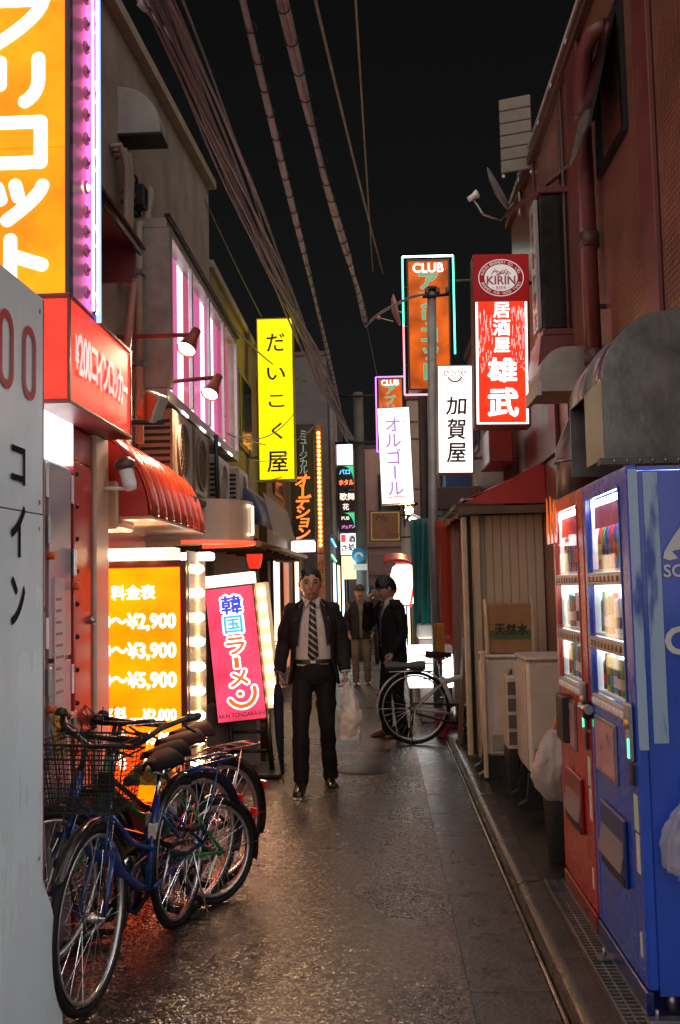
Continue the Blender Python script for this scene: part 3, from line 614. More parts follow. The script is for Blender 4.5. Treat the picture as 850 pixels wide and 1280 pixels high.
sp = MB().box(-1.113, -1.098, 5.66, 6.2, .40, 1.78, .003).build('lamp_panel', M('lamp_panel', (.6, .5, .36), .25, var=.2), d)
for k in range(9): MB().sphere((-1.085, 5.93, .52+k*.145), .026, 10, 8).build('bulb', BULB(), sp)
MB().box(-1.99, -1.11, 5.62, 5.95, .0, .35).build('plinth', M('plinth', (.06, .04, .04), .5), d)
MB().box(-1.26, -1.06, 6.2, 6.34, 1.74, 1.79, .01).build('tube_light', label='short white tube light beside the price board top', mat=E('tube_white', (1, .96, .95), 7), cat='lamp')

# ---- leaning red noodle sign on a black stand
d = thing('noodle_sign', 'leaning pink red noodle shop sign on a black stand beside the walking man', 'sign', (-1.2, 8.4, 0))
T = Matrix.Translation((-1.235, 8.35, 1.025)) @ Matrix.Rotation(R_(-5.2), 4, 'Y')
MB(T).box(-.215, .215, .012, .24, -.58, .56, .006).build('case', M('noodle_case', (.05, .02, .02), .4), d)
MB(T).box(-.20, .20, 0, .011, -.565, .545).build('face', E('noodle_face', (1., .065, .14), .95, (.7, .1, .12), tubes=.45), d)
NWH = E('noodle_white', (1, .95, .95), 2.2); NBL = E('noodle_blue', (.03, .06, .75), .9); NCY = E('noodle_cyan', (.05, .5, .9), 1.); NOR = E('noodle_orange', (1, .13, .0), 1.)
def both(mt, ch, x, z, w_, h, rot=False):
    mo = MB(T); mm = MB(T); gchar(mo, ch, (x, -.004, z), XF, w_, h, .13 if not rot else .2, rot); gchar(mm, ch, (x, -.007, z), XF, w_, h, .03, rot); q = mo.build('letter_outline', NWH, d); mm.build('letter', mt, d)
both(NBL, '韓', .01, .40, .165, .15); both(NCY, '国', .01, .235, .15, .14)
both(NOR, 'ラ', .01, .055, .15, .135); both(NOR, 'ー', .005, -.085, .04, .085, True); both(NOR, 'メ', .01, -.215, .155, .13)
for mt, dz, wd in ((NWH, -.004, .062), (NOR, -.007, .034)):
    mm = MB(T); stroke(mm, arc(.02, -.335, .115, 15, -150, 12), wd, (0, dz, 0), XF)
    mm.build('letter', mt, d); mm = MB(T); stroke(mm, [(.005, -.345), (.012, -.346)], wd*1.05, (0, dz, 0), XF); mm.build('letter_dot', mt, d)
m = MB(T); htext(m, 'AKAI TONGARASHI', (0, -.005, -.535), XF, .052, .004, .86, 'c'); m.build('lettering', INK('noodle_ink', (.05, .005, .01)), d)
tp = MB(T).box(-.215, .215, .0, .2, .565, .66, .004).build('lamp_box', E('lampbox_warm', (1., .82, .6), 2.2), d)
for k in range(4): MB(T).sphere((-.15+k*.1, -.008, .615), .024, 8, 6).build('bulb', BULB(), tp)
sp = MB(T).box(.217, .31, .06, .30, -.50, .56, .004).build('lamp_panel', E('lamppanel_warm', (1., .62, .32), .45), d)
for k in range(8): MB(T).sphere((.27, .045, -.43+k*.13), .027, 8, 6).build('bulb', BULB(), sp)
for x0 in (-1.32, -1.0): MB().tube([(x0+.02, 8.40, .5), (x0+.06, 8.38, .03)], .022, 8).build('leg', BLACK, d)
for z in (.36, .2): MB().cyl((-1.30, 8.39, z), (-.96, 8.39, z), .014, n=8).build('rung', BLACK, d)
MB().box(-1.4, -.86, 8.2, 8.75, .012, .045, .006).build('base', BLACK, d)
MB().box(-1.55, -1.1, 8.62, 8.9, 0, .55, .01).build('grey_cabinet', M('cab_lilac', (.3, .24, .25), .4), label='pale grey cabinet on the ground behind the noodle sign stand', cat='cabinet')

# ---- helper for hanging box signs that face the camera
def box_sign(name, label, x0, x1, z0, z1, y, face, depth=.16, frame=FR, tilt=0., fw=.018, arms=None, group=None):
    """arms: x of the wall the sign hangs from"""
    xc, zc = (x0+x1)/2, (z0+z1)/2
    d = thing(name, label, 'sign', (xc, y, z0), group=group)
    T = Matrix.Translation((xc, y, zc)) @ Matrix.Rotation(R_(tilt), 4, 'Y'); hx, hz = (x1-x0)/2, (z1-z0)/2
    MB(T).box(-hx+fw*.4, hx-fw*.4, .013, depth, -hz+fw*.4, hz-fw*.4).build('case', face if face.name.startswith('lit') else frame, d)
    MB(T).box(-hx+fw, hx-fw, 0, .012, -hz+fw, hz-fw).build('face', face, d)
    for a in ((-hx, -hx+fw, -hz, hz), (hx-fw, hx, -hz, hz)): MB(T).box(a[0], a[1], -.006, depth+.01, a[2], a[3], .003).build('frame_rail', frame, d)
    for a in ((-hx+fw, hx-fw, -hz, -hz+fw), (-hx+fw, hx-fw, hz-fw, hz)): MB(T).box(a[0], a[1], -.005, depth+.009, a[2], a[3], .003).build('frame_rail', frame, d)
    if arms is not None:
        xe = hx if arms > xc else -hx
        for s_ in (.7, -.7):
            p = T @ Vector((xe, depth*.5, hz*s_)); MB().cyl(p, (arms, p.y, p.z), .016, n=6).build('bracket', frame, d)
    return d, T, hx, hz
# yellow sign
d, T, hx, hz = box_sign('yellow_sign', 'tall bright yellow sign with black brush characters on the left', -1.455, -1.005, 2.87, 4.885, 12, E('lit_yellow', (1., .76, .0), 1.25, (.8, .6, .02), tubes=.25), .2, M('yellow_frame', (.5, .36, .02), .4), 0, .014, -1.62)
for ch, z, w_, h in (('だ', .70, .22, .22), ('い', .31, .22, .15), ('こ', -.03, .19, .15), ('く', -.40, .13, .20), ('屋', -.78, .25, .25)): m = MB(T); gchar(m, ch, (.01, -.012, z), XF, w_, h, .015); m.build('letter', INK('brush_ink', (.015, .012, .005)), d)
# black sign with orange slanted letters and column of bulbs
d, T, hx, hz = box_sign('black_orange_sign', 'black sign with slanted orange katakana and a column of yellow bulbs', -1.42, -1.03, 2.33, 4.22, 16, M('black_face', (.012, .010, .010), .25), .18, M('blk_frame', (.02, .015, .01), .4), 0, .02, -1.5)
m = MB(T); vtext(m, 'ミュージカル', (.02, -.012, .78), XF, .15, .118, .01, 1.0); m.build('lettering', E('grey_letter', (.32, .36, .34), .55), d)
m = MB(T); vtext(m, 'オーデション', (.0, -.012, .02), XF, .235, .172, .045, 1.05, .25); m.build('lettering', E('orange_letter', (1., .16, .01), 1.5), d)
bp = MB().box(-1.005, -.90, 16.0, 16.12, 2.1, 4.2, .01).build('bulb_post', M('bulb_post', (.30, .11, .03), .45), d)
for k in range(26): MB().sphere((-.953, 15.985, 2.24+k*.073), .023, 8, 6).build('bulb', E('bulb_yellow', (1, .42, .05), 16), bp)
MB().box(-1.42, -1.05, 15.9, 16.15, 2.14, 2.31, .01).build('lower_lamp', E('lower_lamp', (1, .95, .95), 3), d)
MB().box(-1.005, -.90, 16.0, 16.12, 0, 2.09, .01).build('post', M('bulb_post2', (.40, .17, .07), .5), d)
m = MB(); vtext(m, 'パワソ', (-.953, 15.994, 1.95), XF, .10, .14, .02); m.build('lettering', INK('post_ink', (.03, .01, .005)), d)

# ---- right side: beer / izakaya sign
d, T, hx, hz = box_sign('beer_izakaya_sign', 'red lit izakaya sign with a dark red beer emblem panel on top', .805, 1.262, 2.82, 4.245, 8, E('lit_izakaya', (1., .032, .008), 1.05, (.6, .05, .03), tubes=.35), .2, M('maroon_frame', (.12, .03, .02), .4), 1.2, .02, 1.42)
MB(T).box(-hx+.004, hx-.004, -.012, -.007, hz-.395, hz-.004).build('top_panel', E('beer_panel', (.30, .006, .008), .55, (.2, .01, .01)), d)
for a in ((-hx+.02, -hx+.038, -hz+.02, hz-.40), (hx-.038, hx-.02, -hz+.02, hz-.40)): MB(T).box(a[0], a[1], -.006, -.002, a[2], a[3]).build('lit_edge', E('edge_white', (1, .9, .88), 2.), d)
MB(T).box(-hx+.039, hx-.039, -.006, -.002, -hz+.02, -hz+.032).build('lit_edge', E('edge_white', (1, .9, .88), 2.), d)
ez = hz-.20
def ell(m, a, b, y, n=36, ai=None, bi=None):
    P = [(a*math.cos(2*math.pi*i/n), y, ez+b*math.sin(2*math.pi*i/n)) for i in range(n)]
    if ai is None: m.add(P, [list(range(n))])
    else:
        Q = [(ai*math.cos(2*math.pi*i/n), y, ez+bi*math.sin(2*math.pi*i/n)) for i in range(n)]; m.add(P+Q, [[i, (i+1) % n, n+(i+1) % n, n+i] for i in range(n)])
EW = E('emblem_white', (.62, .55, .52), .75); ER = E('emblem_red', (.22, .008, .008), .6)
m = MB(T); ell(m, .185, .155, -.0135, ai=.178, bi=.148); ell(m, .135, .112, -.0135); m.build('emblem', EW, d)
m = MB(T); htext(m, 'KIRIN', (0, -.0155, ez-.055), XF, .098, .028, .98, 'c'); htext(m, '・BEER・', (0, -.0155, ez-.098), XF, .04, .006, 1, 'c')
for k in range(7): stroke(m, [(-.075+k*.018, .03+.018*math.sin(k*1.9)), (-.05+k*.018, .052+.02*math.cos(k*1.3)), (-.03+k*.018, .035+.012*math.sin(k))], .008, (0, -.0155, ez), XF, 4)
m.build('emblem_print', ER, d)
m = MB(T)
def ringtext(s, a, b, a0, a1, size, flip=False):
    for i, ch in enumerate(s):
        if ch == ' ': continue
        t = R_(a0+(a1-a0)*i/(len(s)-1)); vs, fs, x0, x1, y0, y1 = glyph(ch); p = Vector((a*math.cos(t), -.0155, ez+b*math.sin(t)))
        ro = t-math.pi/2+(math.pi if flip else 0); rv = Vector((math.cos(ro), 0, math.sin(ro))); uv = Vector((-math.sin(ro), 0, math.cos(ro)))
        m.add([p+rv*((x-(x0+x1)/2)*size)+uv*((y-.35)*size) for x, y in vs], fs)
ringtext('KIRIN BREWERY CO. LTD.', .157, .130, 165, 15, .034)
ringtext('BREWED FOR GOOD TIMES', .157, .130, 200, 340, .030, True)
m.build('emblem_lettering', EW, d)
m = MB(T)
for ch, z, s in (('居', .245, .145), ('酒', .10, .15), ('屋', -.045, .14)): gchar(m, ch, (.0, -.012, z), XF, s*.9, s*.85, .02)
gchar(m, '雄', (.0, -.012, -.25), XF, .225, .19, .03); gchar(m, '武', (.005, -.012, -.515), XF, .235, .225, .03)
m.build('lettering', E('izakaya_white', (1, .93, .92), 2.4), d)
# vertical drips of worn print on the izakaya face
m = MB(T); random.seed(3)
for k in range(150):
    x = random.choice((-1, 1))*random.uniform(.075, .185); z = random.uniform(-.25, .29); l = random.uniform(.015, .06)*(1.3 if z > 0 else .7); m.box(x, x+random.uniform(.0015, .004), -.0035, -.002, z-l, z)
m.build('worn_streaks', E('streak_white', (1, .6, .58), 1.3), d, kind='stuff')
# white kagaya sign
d, T, hx, hz = box_sign('white_kanji_sign', 'white lit sign with black brush kanji beside the grey pole', .60, .947, 2.64, 3.715, 9.7, E('lit_white_b', (1, .97, .95), 1.9), .2, M('tan_frame', (.35, .25, .15), .4), 1.2, .010, 1.42)
m = MB(T)
for ch, z, w_, h in (('加', .13, .19, .175), ('賀', -.10, .18, .20), ('屋', -.335, .18, .19)): gchar(m, ch, (.01, -.01, z), XF, w_, h, .022, shear=.06)
m.build('lettering', INK('sumi', (.02, .02, .025)), d)
m = MB(T); stroke(m, arc(.0, .44, .07, 205, 335, 8), .018, (0, -.010, 0), XF); 
for x in (-.085, .085): stroke(m, arc(x, .455, .022, 0, 300, 8), .012, (0, -.010, 0), XF)
m.build('mark', INK('mark_red', (.6, .02, .02)), d)
m = MB(T); 
for x, z in ((-.03, .475), (.035, .47), (-.02, .43), (.05, .425), (.0, .455)): stroke(m, [(x-.012, z+.008), (x+.012, z-.008)], .010, (0, -.0105, 0), XF)
stroke(m, [(.05, .385), (.085, .365)], .008, (0, -.0105, 0), XF); m.build('mark', INK('sumi', (.02, .02, .025)), d)
# purple katakana white sign
d, T, hx, hz = box_sign('white_snack_sign', 'white lit sign with pale purple katakana on the right', .022, .49, 2.71, 4.095, 14, E('lit_white_c', (1, .97, .97), 1.6), .22, M('tan_frame2', (.3, .24, .18), .4), -1.4, .012, .98)
m = MB(T); vtext(m, 'オルゴール', (-.02, -.012, .44), XF, .24, .228, .022); m.build('lettering', E('snack_purple', (.50, .26, .68), .7), d)
m = MB(T); vtext(m, 'スナック', (.15, -.012, .56), XF, .10, .095, .01); m.build('lettering', E('snack_grey', (.40, .28, .46), .6), d)
m = MB(T); stroke(m, [(-.13, -.60), (.0, -.585), (.14, -.605)], .018, (0, -.012, 0), XF); m.build('mark', E('snack_pink', (.8, .3, .35), .7), d)
# big club sign with neon
def club(name, label, x0, x1, z0, z1, y, tilt, big, arms):
    d, T, hx, hz = box_sign(name, label, x0, x1, z0, z1, y, E('lit_club', (1., .16, .008), .5, (.35, .08, .02), tubes=.6), .22, M('club_frame', (.06, .04, .03), .4), tilt, .02 if big else .014, arms)
    n = 7.5
    m = MB(T); htext(m, 'CLUB', (0, -.012, hz-hz*.20), XF, hx*.62, .022, .95, 'c'); m.build('lettering', E('club_white', (1, .92, .85), 2.2), d)
    ph = (hz*1.72-.05)/6; m = MB(T); mo = MB(T)
    vtext(mo, 'アプリコット', (.0, -.012, hz-hz*.34), XF, ph*1.05, ph, .065, 1.15); vtext(m, 'アプリコット', (.0, -.015, hz-hz*.34), XF, ph*1.05, ph, .03, 1.15)
    mo.build('lettering', E('club_outline', (.75, .62, .5) if big else (1, .85, .75), .5 if big else 1.6), d); m.build('lettering', E('club_green', (.10, .50, .18) if big else (.95, .9, .85), .6 if big else 1.8), d)
    g = .05 if big else .03
    cols = [E('neon_white_green', (.7, 1., .85), 6), E('neon_green', (.08, .95, .45), 3.2), E('neon_green', (.08, .95, .45), 3.2), E('neon_red', (1, .16, .2), 3.2)] if big else [E('neon_purple', (.42, .10, 1.), 3.2)]*4
    r = .012
    def tb(a, b_, mm): MB(T).cyl((a[0], .03, a[1]), (b_[0], .03, b_[1]), r, n=6).build('neon_tube', mm, d)
    tb((-hx-g, hz+g), (hx+g, hz+g), cols[0])
    if big:
        tb((-hx-g, hz+g), (-hx-g, 0), cols[1]); tb((-hx-g, 0), (-hx-g, -hz-g), E('neon_red', (1, .16, .2), 3.2)); tb((hx+g, hz+g), (hx+g, -hz*.45), cols[2]); tb((-hx-g, -hz-g), (hx+g, -hz-g), cols[3])
    else:
        tb((-hx-g, hz+g), (-hx-g, -hz-g), cols[1]); tb((-hx-g, -hz-g), (-hx+.08, -hz-g), cols[2])
    for s_ in (.6, 0, -.6): MB(T).cyl((-hx, .06, hz*s_), (-hx-g, .03, hz*s_), .008, n=5).build('tube_clip', STEEL, d)
    return d
club('club_sign', 'large dim orange club sign with white capitals outlined in green and red neon', .41, .935, 3.93, 5.56, 12, 0.5, True, 1.3)
club('small_club_sign', 'small orange club sign with a purple neon outline behind the white snack sign', .03, .42, 3.70, 4.83, 15.5, 0.3, False, .95)
# brown hanging sign
d, T, hx, hz = box_sign('brown_hanging_sign', 'square brown sign with script lettering and gold border hanging over the alley', -.172, .375, 2.312, 2.852, 17, M('brown_face', (.22, .085, .03), .5, var=.2), .10, M('dark_bronze', (.04, .03, .02), .4), 1., .02, .58)
m = MB(T)
for a in ((-.245, .245, .222, .245), (-.245, .245, -.245, -.222), (-.245, -.222, -.222, .222), (.222, .245, -.222, .222)): m.box(a[0], a[1], -.006, -.001, a[2], a[3])
m.build('gold_border', M('gold_border', (.55, .36, .10), .4, .2), d)
m = MB(T); htext(m, 'Me', (-.17, -.008, .09), XF, .15, .0, 1.2, 'l', .35); htext(m, 'You', (.0, -.008, -.19), XF, .14, .0, 1.0, 'l', .35); m.build('lettering', INK('script_ink', (.03, .012, .005)), d)
m = MB(T); htext(m, '&', (-.02, -.008, -.035), XF, .10, .0, 1, 'c'); m.build('lettering', INK('script_red', (.4, .05, .02)), d)
# sign tower
d = thing('sign_tower', 'column of small lit bar signs stacked on a post in mid alley', 'sign', (-.7, 22, 0))
MB().cyl((-.72, 22.12, 0), (-.72, 22.12, 5.0), .05, n=10).build('post', DARKM, d)
SB = M('stack_black', (.015, .013, .013), .3)
def panel(z0, z1, mm):
    return MB().box(-.905+(4.75-z1)*.02, -.535+(4.75-z1)*.02-.02, 22, 22.1, z0+.01, z1-.01, .006).build('sign_panel', mm, d)
panel(4.28, 4.75, E('stack_pinkwhite', (1, .82, .95), 1.5)); panel(3.72, 4.27, SB); panel(3.23, 3.71, SB); panel(2.76, 3.22, SB); panel(2.26, 2.75, E('stack_white', (1, 1, 1), 1.5)); panel(1.72, 2.25, E('stack_yellow', (1., .88, .35), 1.3))
Yp = 21.993
def gcorner(z0, z1):
    m = MB(); x1 = -.545; P = [(x1, z1-.015), (x1-.24, z1-.015)]+[(x1-.24+.24*math.sin(t), z1-.015-.36*(1-math.cos(t))) for t in [i*math.pi/2/8 for i in range(1, 9)]]
    m.add([(p[0], Yp, p[1]) for p in P], [list(range(len(P)))]); m.build('green_corner', E('stack_green', (.03, .6, .25), 1.), d)
gcorner(3.72, 4.27); gcorner(2.76, 3.22)
m = MB(); htext(m, 'バロ', (-.86, Yp, 4.07), XF, .13, .03); m.build('lettering', E('stack_cyan', (.1, .6, 1), 1.5), d)
m = MB(); htext(m, 'ホタル', (-.87, Yp, 3.83), XF, .14, .04, .8); m.build('lettering', E('stack_orange', (1, .18, .05), 1.6), d)
m = MB(); htext(m, '歌舞', (-.86, Yp, 3.50), XF, .17, .03); htext(m, '花', (-.80, Yp, 3.28), XF, .15, .03); m.build('lettering', E('stack_cream', (1, .75, .6), 1.1), d)
m = MB(); htext(m, 'PUB', (-.83, Yp, 3.05), XF, .10, .03); m.build('lettering', E('stack_cream', (1, .75, .6), 1.1), d)
m = MB(); htext(m, 'ジュアン', (-.84, Yp, 2.86), XF, .085, .02, .9, 'l', .3); m.build('lettering', E('stack_magenta', (1, .2, .7), 1.5), d)
m = MB(); m.box(-.855, -.75, Yp-.004, Yp, 2.55, 2.72); m.build('red_mark', E('stack_red', (1, .05, .04), .9), d)
m = MB(); vtext(m, '酒処', (-.62, Yp, 2.62), XF, .17, .19, .04); vtext(m, 'さ', (-.78, Yp, 2.42), XF, .17, .19, .04); m.build('lettering', INK('stack_ink', (.02, .02, .02)), d)
m = MB(); htext(m, 'シオン', (-.73, Yp, 1.79), XF, .06, .01); m.build('lettering', INK('stack_ink2', (.3, .2, .02)), d)
# road sign on the concrete pole
d = thing('utility_pole', 'grey concrete utility pole in mid alley beside the stacked signs', 'utility pole', (-.385, 21, 0))
MB().tube([(-.385, 21, 0), (-.385, 21, 5.7)], [.135, .105], 16).build('shaft', M('pole_conc', (.11, .095, .085), .7, var=.3), d)
for z in (4.6, 5.6): MB().cyl((-1.1, 20.85, z), (.5, 20.85, z), .03, n=6).build('cross_arm', DARKM, d)
d = thing('round_road_sign', 'round blue road sign with a white plate on the concrete pole', 'road sign', (-.42, 20.75, 1.95))
MB().lathe([(0, -.01), (.155, -.01), (.155, .01), (0, .01)], 24, (-.44, 20.76, 2.22), 'y').build('disc', M('sign_blue', (.05, .32, .62), .35), d)
m = MB(); stroke(m, arc(-.44, 2.19, .07, 10, 170, 8), .045, (0, 20.745, 0), XF); m.build('symbol', WHITE, d)
MB().box(-.56, -.27, 20.75, 20.77, 1.90, 2.03).build('plate', WHITE, d)
# ================================================================== LEFT SIDE FITTINGS
# ribbed red awning
d = thing('red_barrel_awning', 'shiny ribbed red barrel awning over the doorway by the price board', 'awning', (-1.4, 5.9, 1.94))
RA = M('awning_red', (.55, .045, .02), .22, var=.2, vs=5, bump=.05, coat=.4)
n_r = 8; y0, y1 = 5.14, 6.74
for k in range(n_r):
    a0 = y0+(y1-y0)*k/n_r; a1 = y0+(y1-y0)*(k+1)/n_r-.004
    def f(u, v, a0=a0, a1=a1):
        t = v*math.pi/2; rr = 1+.06*math.sin(u*math.pi); return (-1.60+.40*math.sin(t)*rr if True else 0, a0+u*(a1-a0), 1.95+.46*math.cos(t)*rr)
    MB().grid(f, 6, 12).build('rib_panel', RA, d, solid=.004)
for y in (y0-.006, y1+.004):
    MB().prism([(-1.6, 1.95)]+[(-1.60+.395*math.sin(t), 1.95+.455*math.cos(t)) for t in [i*math.pi/2/10 for i in range(10, -1, -1)]], 'y', y-.006, y).build('end_cap', M('awning_red_end', (.42, .02, .012), .4, var=.2), d)
MB().box(-1.62, -1.19, y0-.01, y1+.01, 1.93, 1.948, .003).build('edge_trim', M('awning_edge', (.5, .3, .18), .4), d)
MB().box(-2.0, -1.62, 5.1, 6.8, 1.72, 2.4).build('red_backboard', REDP, label='red painted board on the shop wall beneath the barrel awning', cat='board')
# drum canopy
d = thing('drum_canopy', 'cream curved drum canopy with a red light rope round its lower edge', 'canopy', (-1.5, 7.25, 1.9))
P = [(-1.40+.46*math.sin(R_(a)), 7.35-.42*math.cos(R_(a))) for a in range(0, 181, 9)]
MB().prism([(-2.0, 6.93)]+P+[(-2.0, 7.77)], 'z', 1.905, 2.20).build('drum', M('drum_cream', (.55, .43, .34), .45, var=.1), d)
MB().tube([(p[0]+.004, p[1], 1.892) for p in P], .014, 6).build('light_rope', E('red_rope', (1, .06, .02), 1.6), d)
MB().tube([(-.955, 7.2, 1.95), (-.93, 7.25, 1.95), (-.93, 7.25, 2.16), (-.955, 7.2, 2.16)], .012, 6).build('lamp_strip', E('rope_white', (1, .75, .5), 2.5), d)
# spot lamps on red arms
def spot(loc_y, z, xe, label, curved):
    d = thing('arm_spotlight', label, 'spotlight', (-1.6, loc_y, z), group='spotlights on red arms')
    pts = [(-1.6, loc_y, z), (-1.2, loc_y, z+.0), (xe, loc_y, z+.0)] if not curved else [(-1.6, loc_y-.1, z-.28), (-1.58, loc_y-.1, z-.1), (-1.5, loc_y-.08, z-.03), (-1.3, loc_y-.03, z), (xe, loc_y, z+.02)]
    RM = M('arm_red', (.28, .05, .035), .4)
    MB().tube(pts, .014, 8).build('arm', RM, d)
    T = Matrix.Translation((xe, loc_y, z)) @ Matrix.Rotation(R_(18), 4, 'Y') @ Matrix.Rotation(R_(-32), 4, 'X')
    MB(T).lathe([(0, .04), (.03, .038), (.034, -.03), (.05, -.09), (.062, -.14), (.058, -.14), (.045, -.09), (.0, -.05)], 16).build('shade', RM, d)
    MB(T).lathe([(0, -.152), (.025, -.148), (.05, -.135), (.052, -.12), (0, -.11)], 14).build('lamp', E('spot_lamp', (1, .82, .5), 22), d)
    ld = bpy.data.lights.new('spot_light', 'SPOT'); ld.energy = 40; ld.spot_size = R_(110); ld.spot_blend = .6; ld.color = (1, .68, .42); ld.shadow_soft_size = .05
    lo = bpy.data.objects.new('spot_light', ld); COL.objects.link(lo); lo.parent = d; TM[lo] = TM[d]
    lo.matrix_local = TM[d].inverted() @ T @ Matrix.Translation((0, 0, -.17))
    return d
spot(6.0, 3.13, -1.115, 'nearer of the two red armed spotlights over the barrel awning', False)
spot(6.65, 2.98, -1.085, 'farther and lower red armed spotlight in front of the pink curtained bay', True)
d = thing('square_floodlight', 'tilted square floodlight on a bracket over the barrel awning', 'floodlight', (-1.3, 5.05, 2.4))
T = Matrix.Translation((-1.16, 5.02, 2.5)) @ Matrix.Rotation(R_(-25), 4, 'Z') @ Matrix.Rotation(R_(25), 4, 'Y')
MB(T).box(-.05, .05, -.03, .06, -.075, .075, .01).build('housing', M('flood_grey', (.4, .38, .3), .4), d)
MB(T).box(-.042, .042, -.036, -.031, -.066, .066).build('lens', glass('flood_lens', (.8, .7, .4), .2, .25), d)
MB().tube([(-1.3, 5.0, 2.42), (-1.1, 5.05, 2.42)], .014, 6).build('bracket', BLACK, d)
d = thing('bullet_lamp', 'small brown capped lamp on a white bracket below the red sign', 'lamp', (-1.35, 4.95, 2.05))
T = Matrix.Translation((-1.275, 4.93, 2.18)) @ Matrix.Rotation(R_(-15), 4, 'Y')
MB(T).lathe([(0, .05), (.035, .045), (.055, .02), (.058, -.0), (.04, -.015), (0, -.015)], 14).build('cap', M('lamp_brown', (.12, .06, .05), .3), d)
MB(T).lathe([(.036, -.016), (.036, -.09), (.028, -.12), (0, -.125)], 14).build('body', WHITE, d)
MB().tube([(-1.45, 4.95, 2.08), (-1.27, 4.93, 2.07)], .01, 6).build('bracket', WHITE, d)
# air conditioner condensers under the bay
def condenser(name, label, x1, y0, y1, z0, z1, mat, dep=.26, fan=True):
    d = thing(name, label, 'air conditioner', (x1-dep/2, (y0+y1)/2, z0), group='condensers under the bay windows')
    MB().box(x1-dep, x1, y0, y1, z0, z1, .015).build('case', mat, d)
    yc = y0+(y1-y0)*.42; zc = (z0+z1)/2; r = min(z1-z0, y1-y0)*.38
    MB().torus((x1+.004, yc, zc), 'x', r, .014, 24, 6).build('fan_ring', mat, d)
    MB().lathe([(0, x1+.0015), (r, x1+.0015)], 24, (0, yc, zc), 'x').build('fan_opening', BLACK, d)
    m = MB()
    for k in range(1, 7): m.torus((x1+.006, yc, zc), 'x', r*k/7, .003, 20, 4)
    for k in range(6): a = k*math.pi/6; m.cyl((x1+.006, yc-r*math.cos(a), zc-r*math.sin(a)), (x1+.006, yc+r*math.cos(a), zc+r*math.sin(a)), .003, n=4)
    m.build('fan_guard', mat, d, kind='stuff')
    for k in range(9):
        zz = z0+.05+k*(z1-z0-.1)/9; MB().box(x1-dep+.03, x1-.03, y0-.006, y0-.001, zz, zz+.02).build('louvre', DARKM, d)
    MB().box(x1-dep+.02, x1-.02, y0+.03, y0+.07, z0-.05, z0-.001).build('foot', BLACK, d); MB().box(x1-dep+.02, x1-.02, y1-.07, y1-.03, z0-.05, z0-.001).build('foot', BLACK, d)
CB = M('cond_brown', (.22, .16, .11), .45, var=.3); CWH = M('cond_white', (.48, .44, .38), .4, var=.2)
condenser('condenser_unit', 'brown outdoor condenser nearest the camera under the bay windows', -1.335, 6.45, 7.08, 2.25, 2.76, CB)
condenser('condenser_unit', 'second brown outdoor condenser under the bay windows', -1.335, 7.16, 7.8, 2.25, 2.76, CB)
condenser('condenser_unit', 'white outdoor condenser with louvred end under the bay windows', -1.30, 8.0, 8.6, 2.18, 2.66, CWH)
condenser('condenser_unit', 'farthest white outdoor condenser under the bay windows', -1.25, 8.85, 9.45, 2.2, 2.66, CWH)
MB().box(-1.62, -1.22, 6.4, 9.55, 2.14, 2.18, .006).build('condenser_shelf', DARKM, label='dark steel shelf carrying the condensers under the bay windows', cat='shelf')
MB().tube([(-1.30, 7.9, 2.8), (-1.29, 7.9, 2.05)], .018, 8).build('black_standpipe', BLACK, label='black standpipe between the brown and the white condensers', cat='pipe')
MB().tube([(-1.3, 8.3, 2.25), (-1.24, 8.25, 2.3), (-1.2, 8.35, 2.22), (-1.2, 8.6, 2.1), (-1.25, 9.2, 2.1)], .03, 8).build('drain_hose', M('hose_grey', (.12, .12, .12), .5), label='dark flexible hose curling under the white condensers', cat='hose')
# blue domed awning
d = thing('blue_dome_awning', 'dark blue domed canvas awning below the yellow sign', 'awning', (-1.4, 10, 2.1))
BA = M('canvas_blue', (.02, .05, .16), .5, var=.25, vs=6, bump=.4, bs=120)
def f(u, v):
    t = v*math.pi/2; e = 1.0 if u > .12 else math.sqrt(max(0.0, 1-((.12-u)/.12)**2)); e = .12+.88*e
    return (-1.60+.52*math.sin(t)*e, 8.75+u*3.6, 2.14+.50*math.cos(t)*e)
MB().grid(f, 40, 10).build('canopy', BA, d, solid=.005)
MB().prism([(-1.6, 2.141)]+[(-1.60+.06*math.sin(t), 2.141+.058*math.cos(t)) for t in [i*math.pi/2/5 for i in range(5, -1, -1)]], 'y', 8.742, 8.748).build('end_cap', BA, d)
for u in (.35, .6, .85): MB().tube([(f(u, v/8)[0]+.006, f(u, v/8)[1], f(u, v/8)[2]+.006) for v in range(9)], .012, 6).build('rib', M('awning_rib', (.3, .3, .3), .4, .5), d)
MB().grid(lambda u, v: (-1.13+.10*v, 9.6+u*2.6, 2.5-.36*v-.05*v*v), 16, 5).build('plastic_flap', sheer('clear_flap', (.55, .5, .45), .55), d)
# tiled eaves and shop fronts of the left bars
b = thing('wooden_eave', 'dark wooden eave with gutter running below the blue awning', 'eave', (-1.4, 11, 1.95))
for k in range(5): MB(Matrix.Translation((-1.62, 8.7, 2.09)) @ Matrix.Rotation(R_(14), 4, 'Y')).box(k*.105, k*.105+.1, 0, 5.6, -.012+.012*(k % 2), .010+.012*(k % 2)).build('plank', DKWOOD, b)
MB().tube([(-1.07, 8.7, 1.95), (-1.07, 14.3, 2.0)], .03, 8).build('gutter_pipe', M('brass_gutter', (.3, .2, .1), .4, .4), b)
for k in range(8): MB().box(-1.6, -1.12, 8.9+k*.7, 8.95+k*.7, 1.92, 1.96).build('rafter', WOOD, b)
b = thing('left_bar_front', 'dim wooden bar front with sliding doors beyond the noodle sign', 'shop front', (-1.65, 11.5, 0))
MB().box(-1.74, -1.64, 9.46, 13.15, 0, 1.98).build('front_wall', M('bar_wall', (.20, .13, .09), .6, var=.4), b)
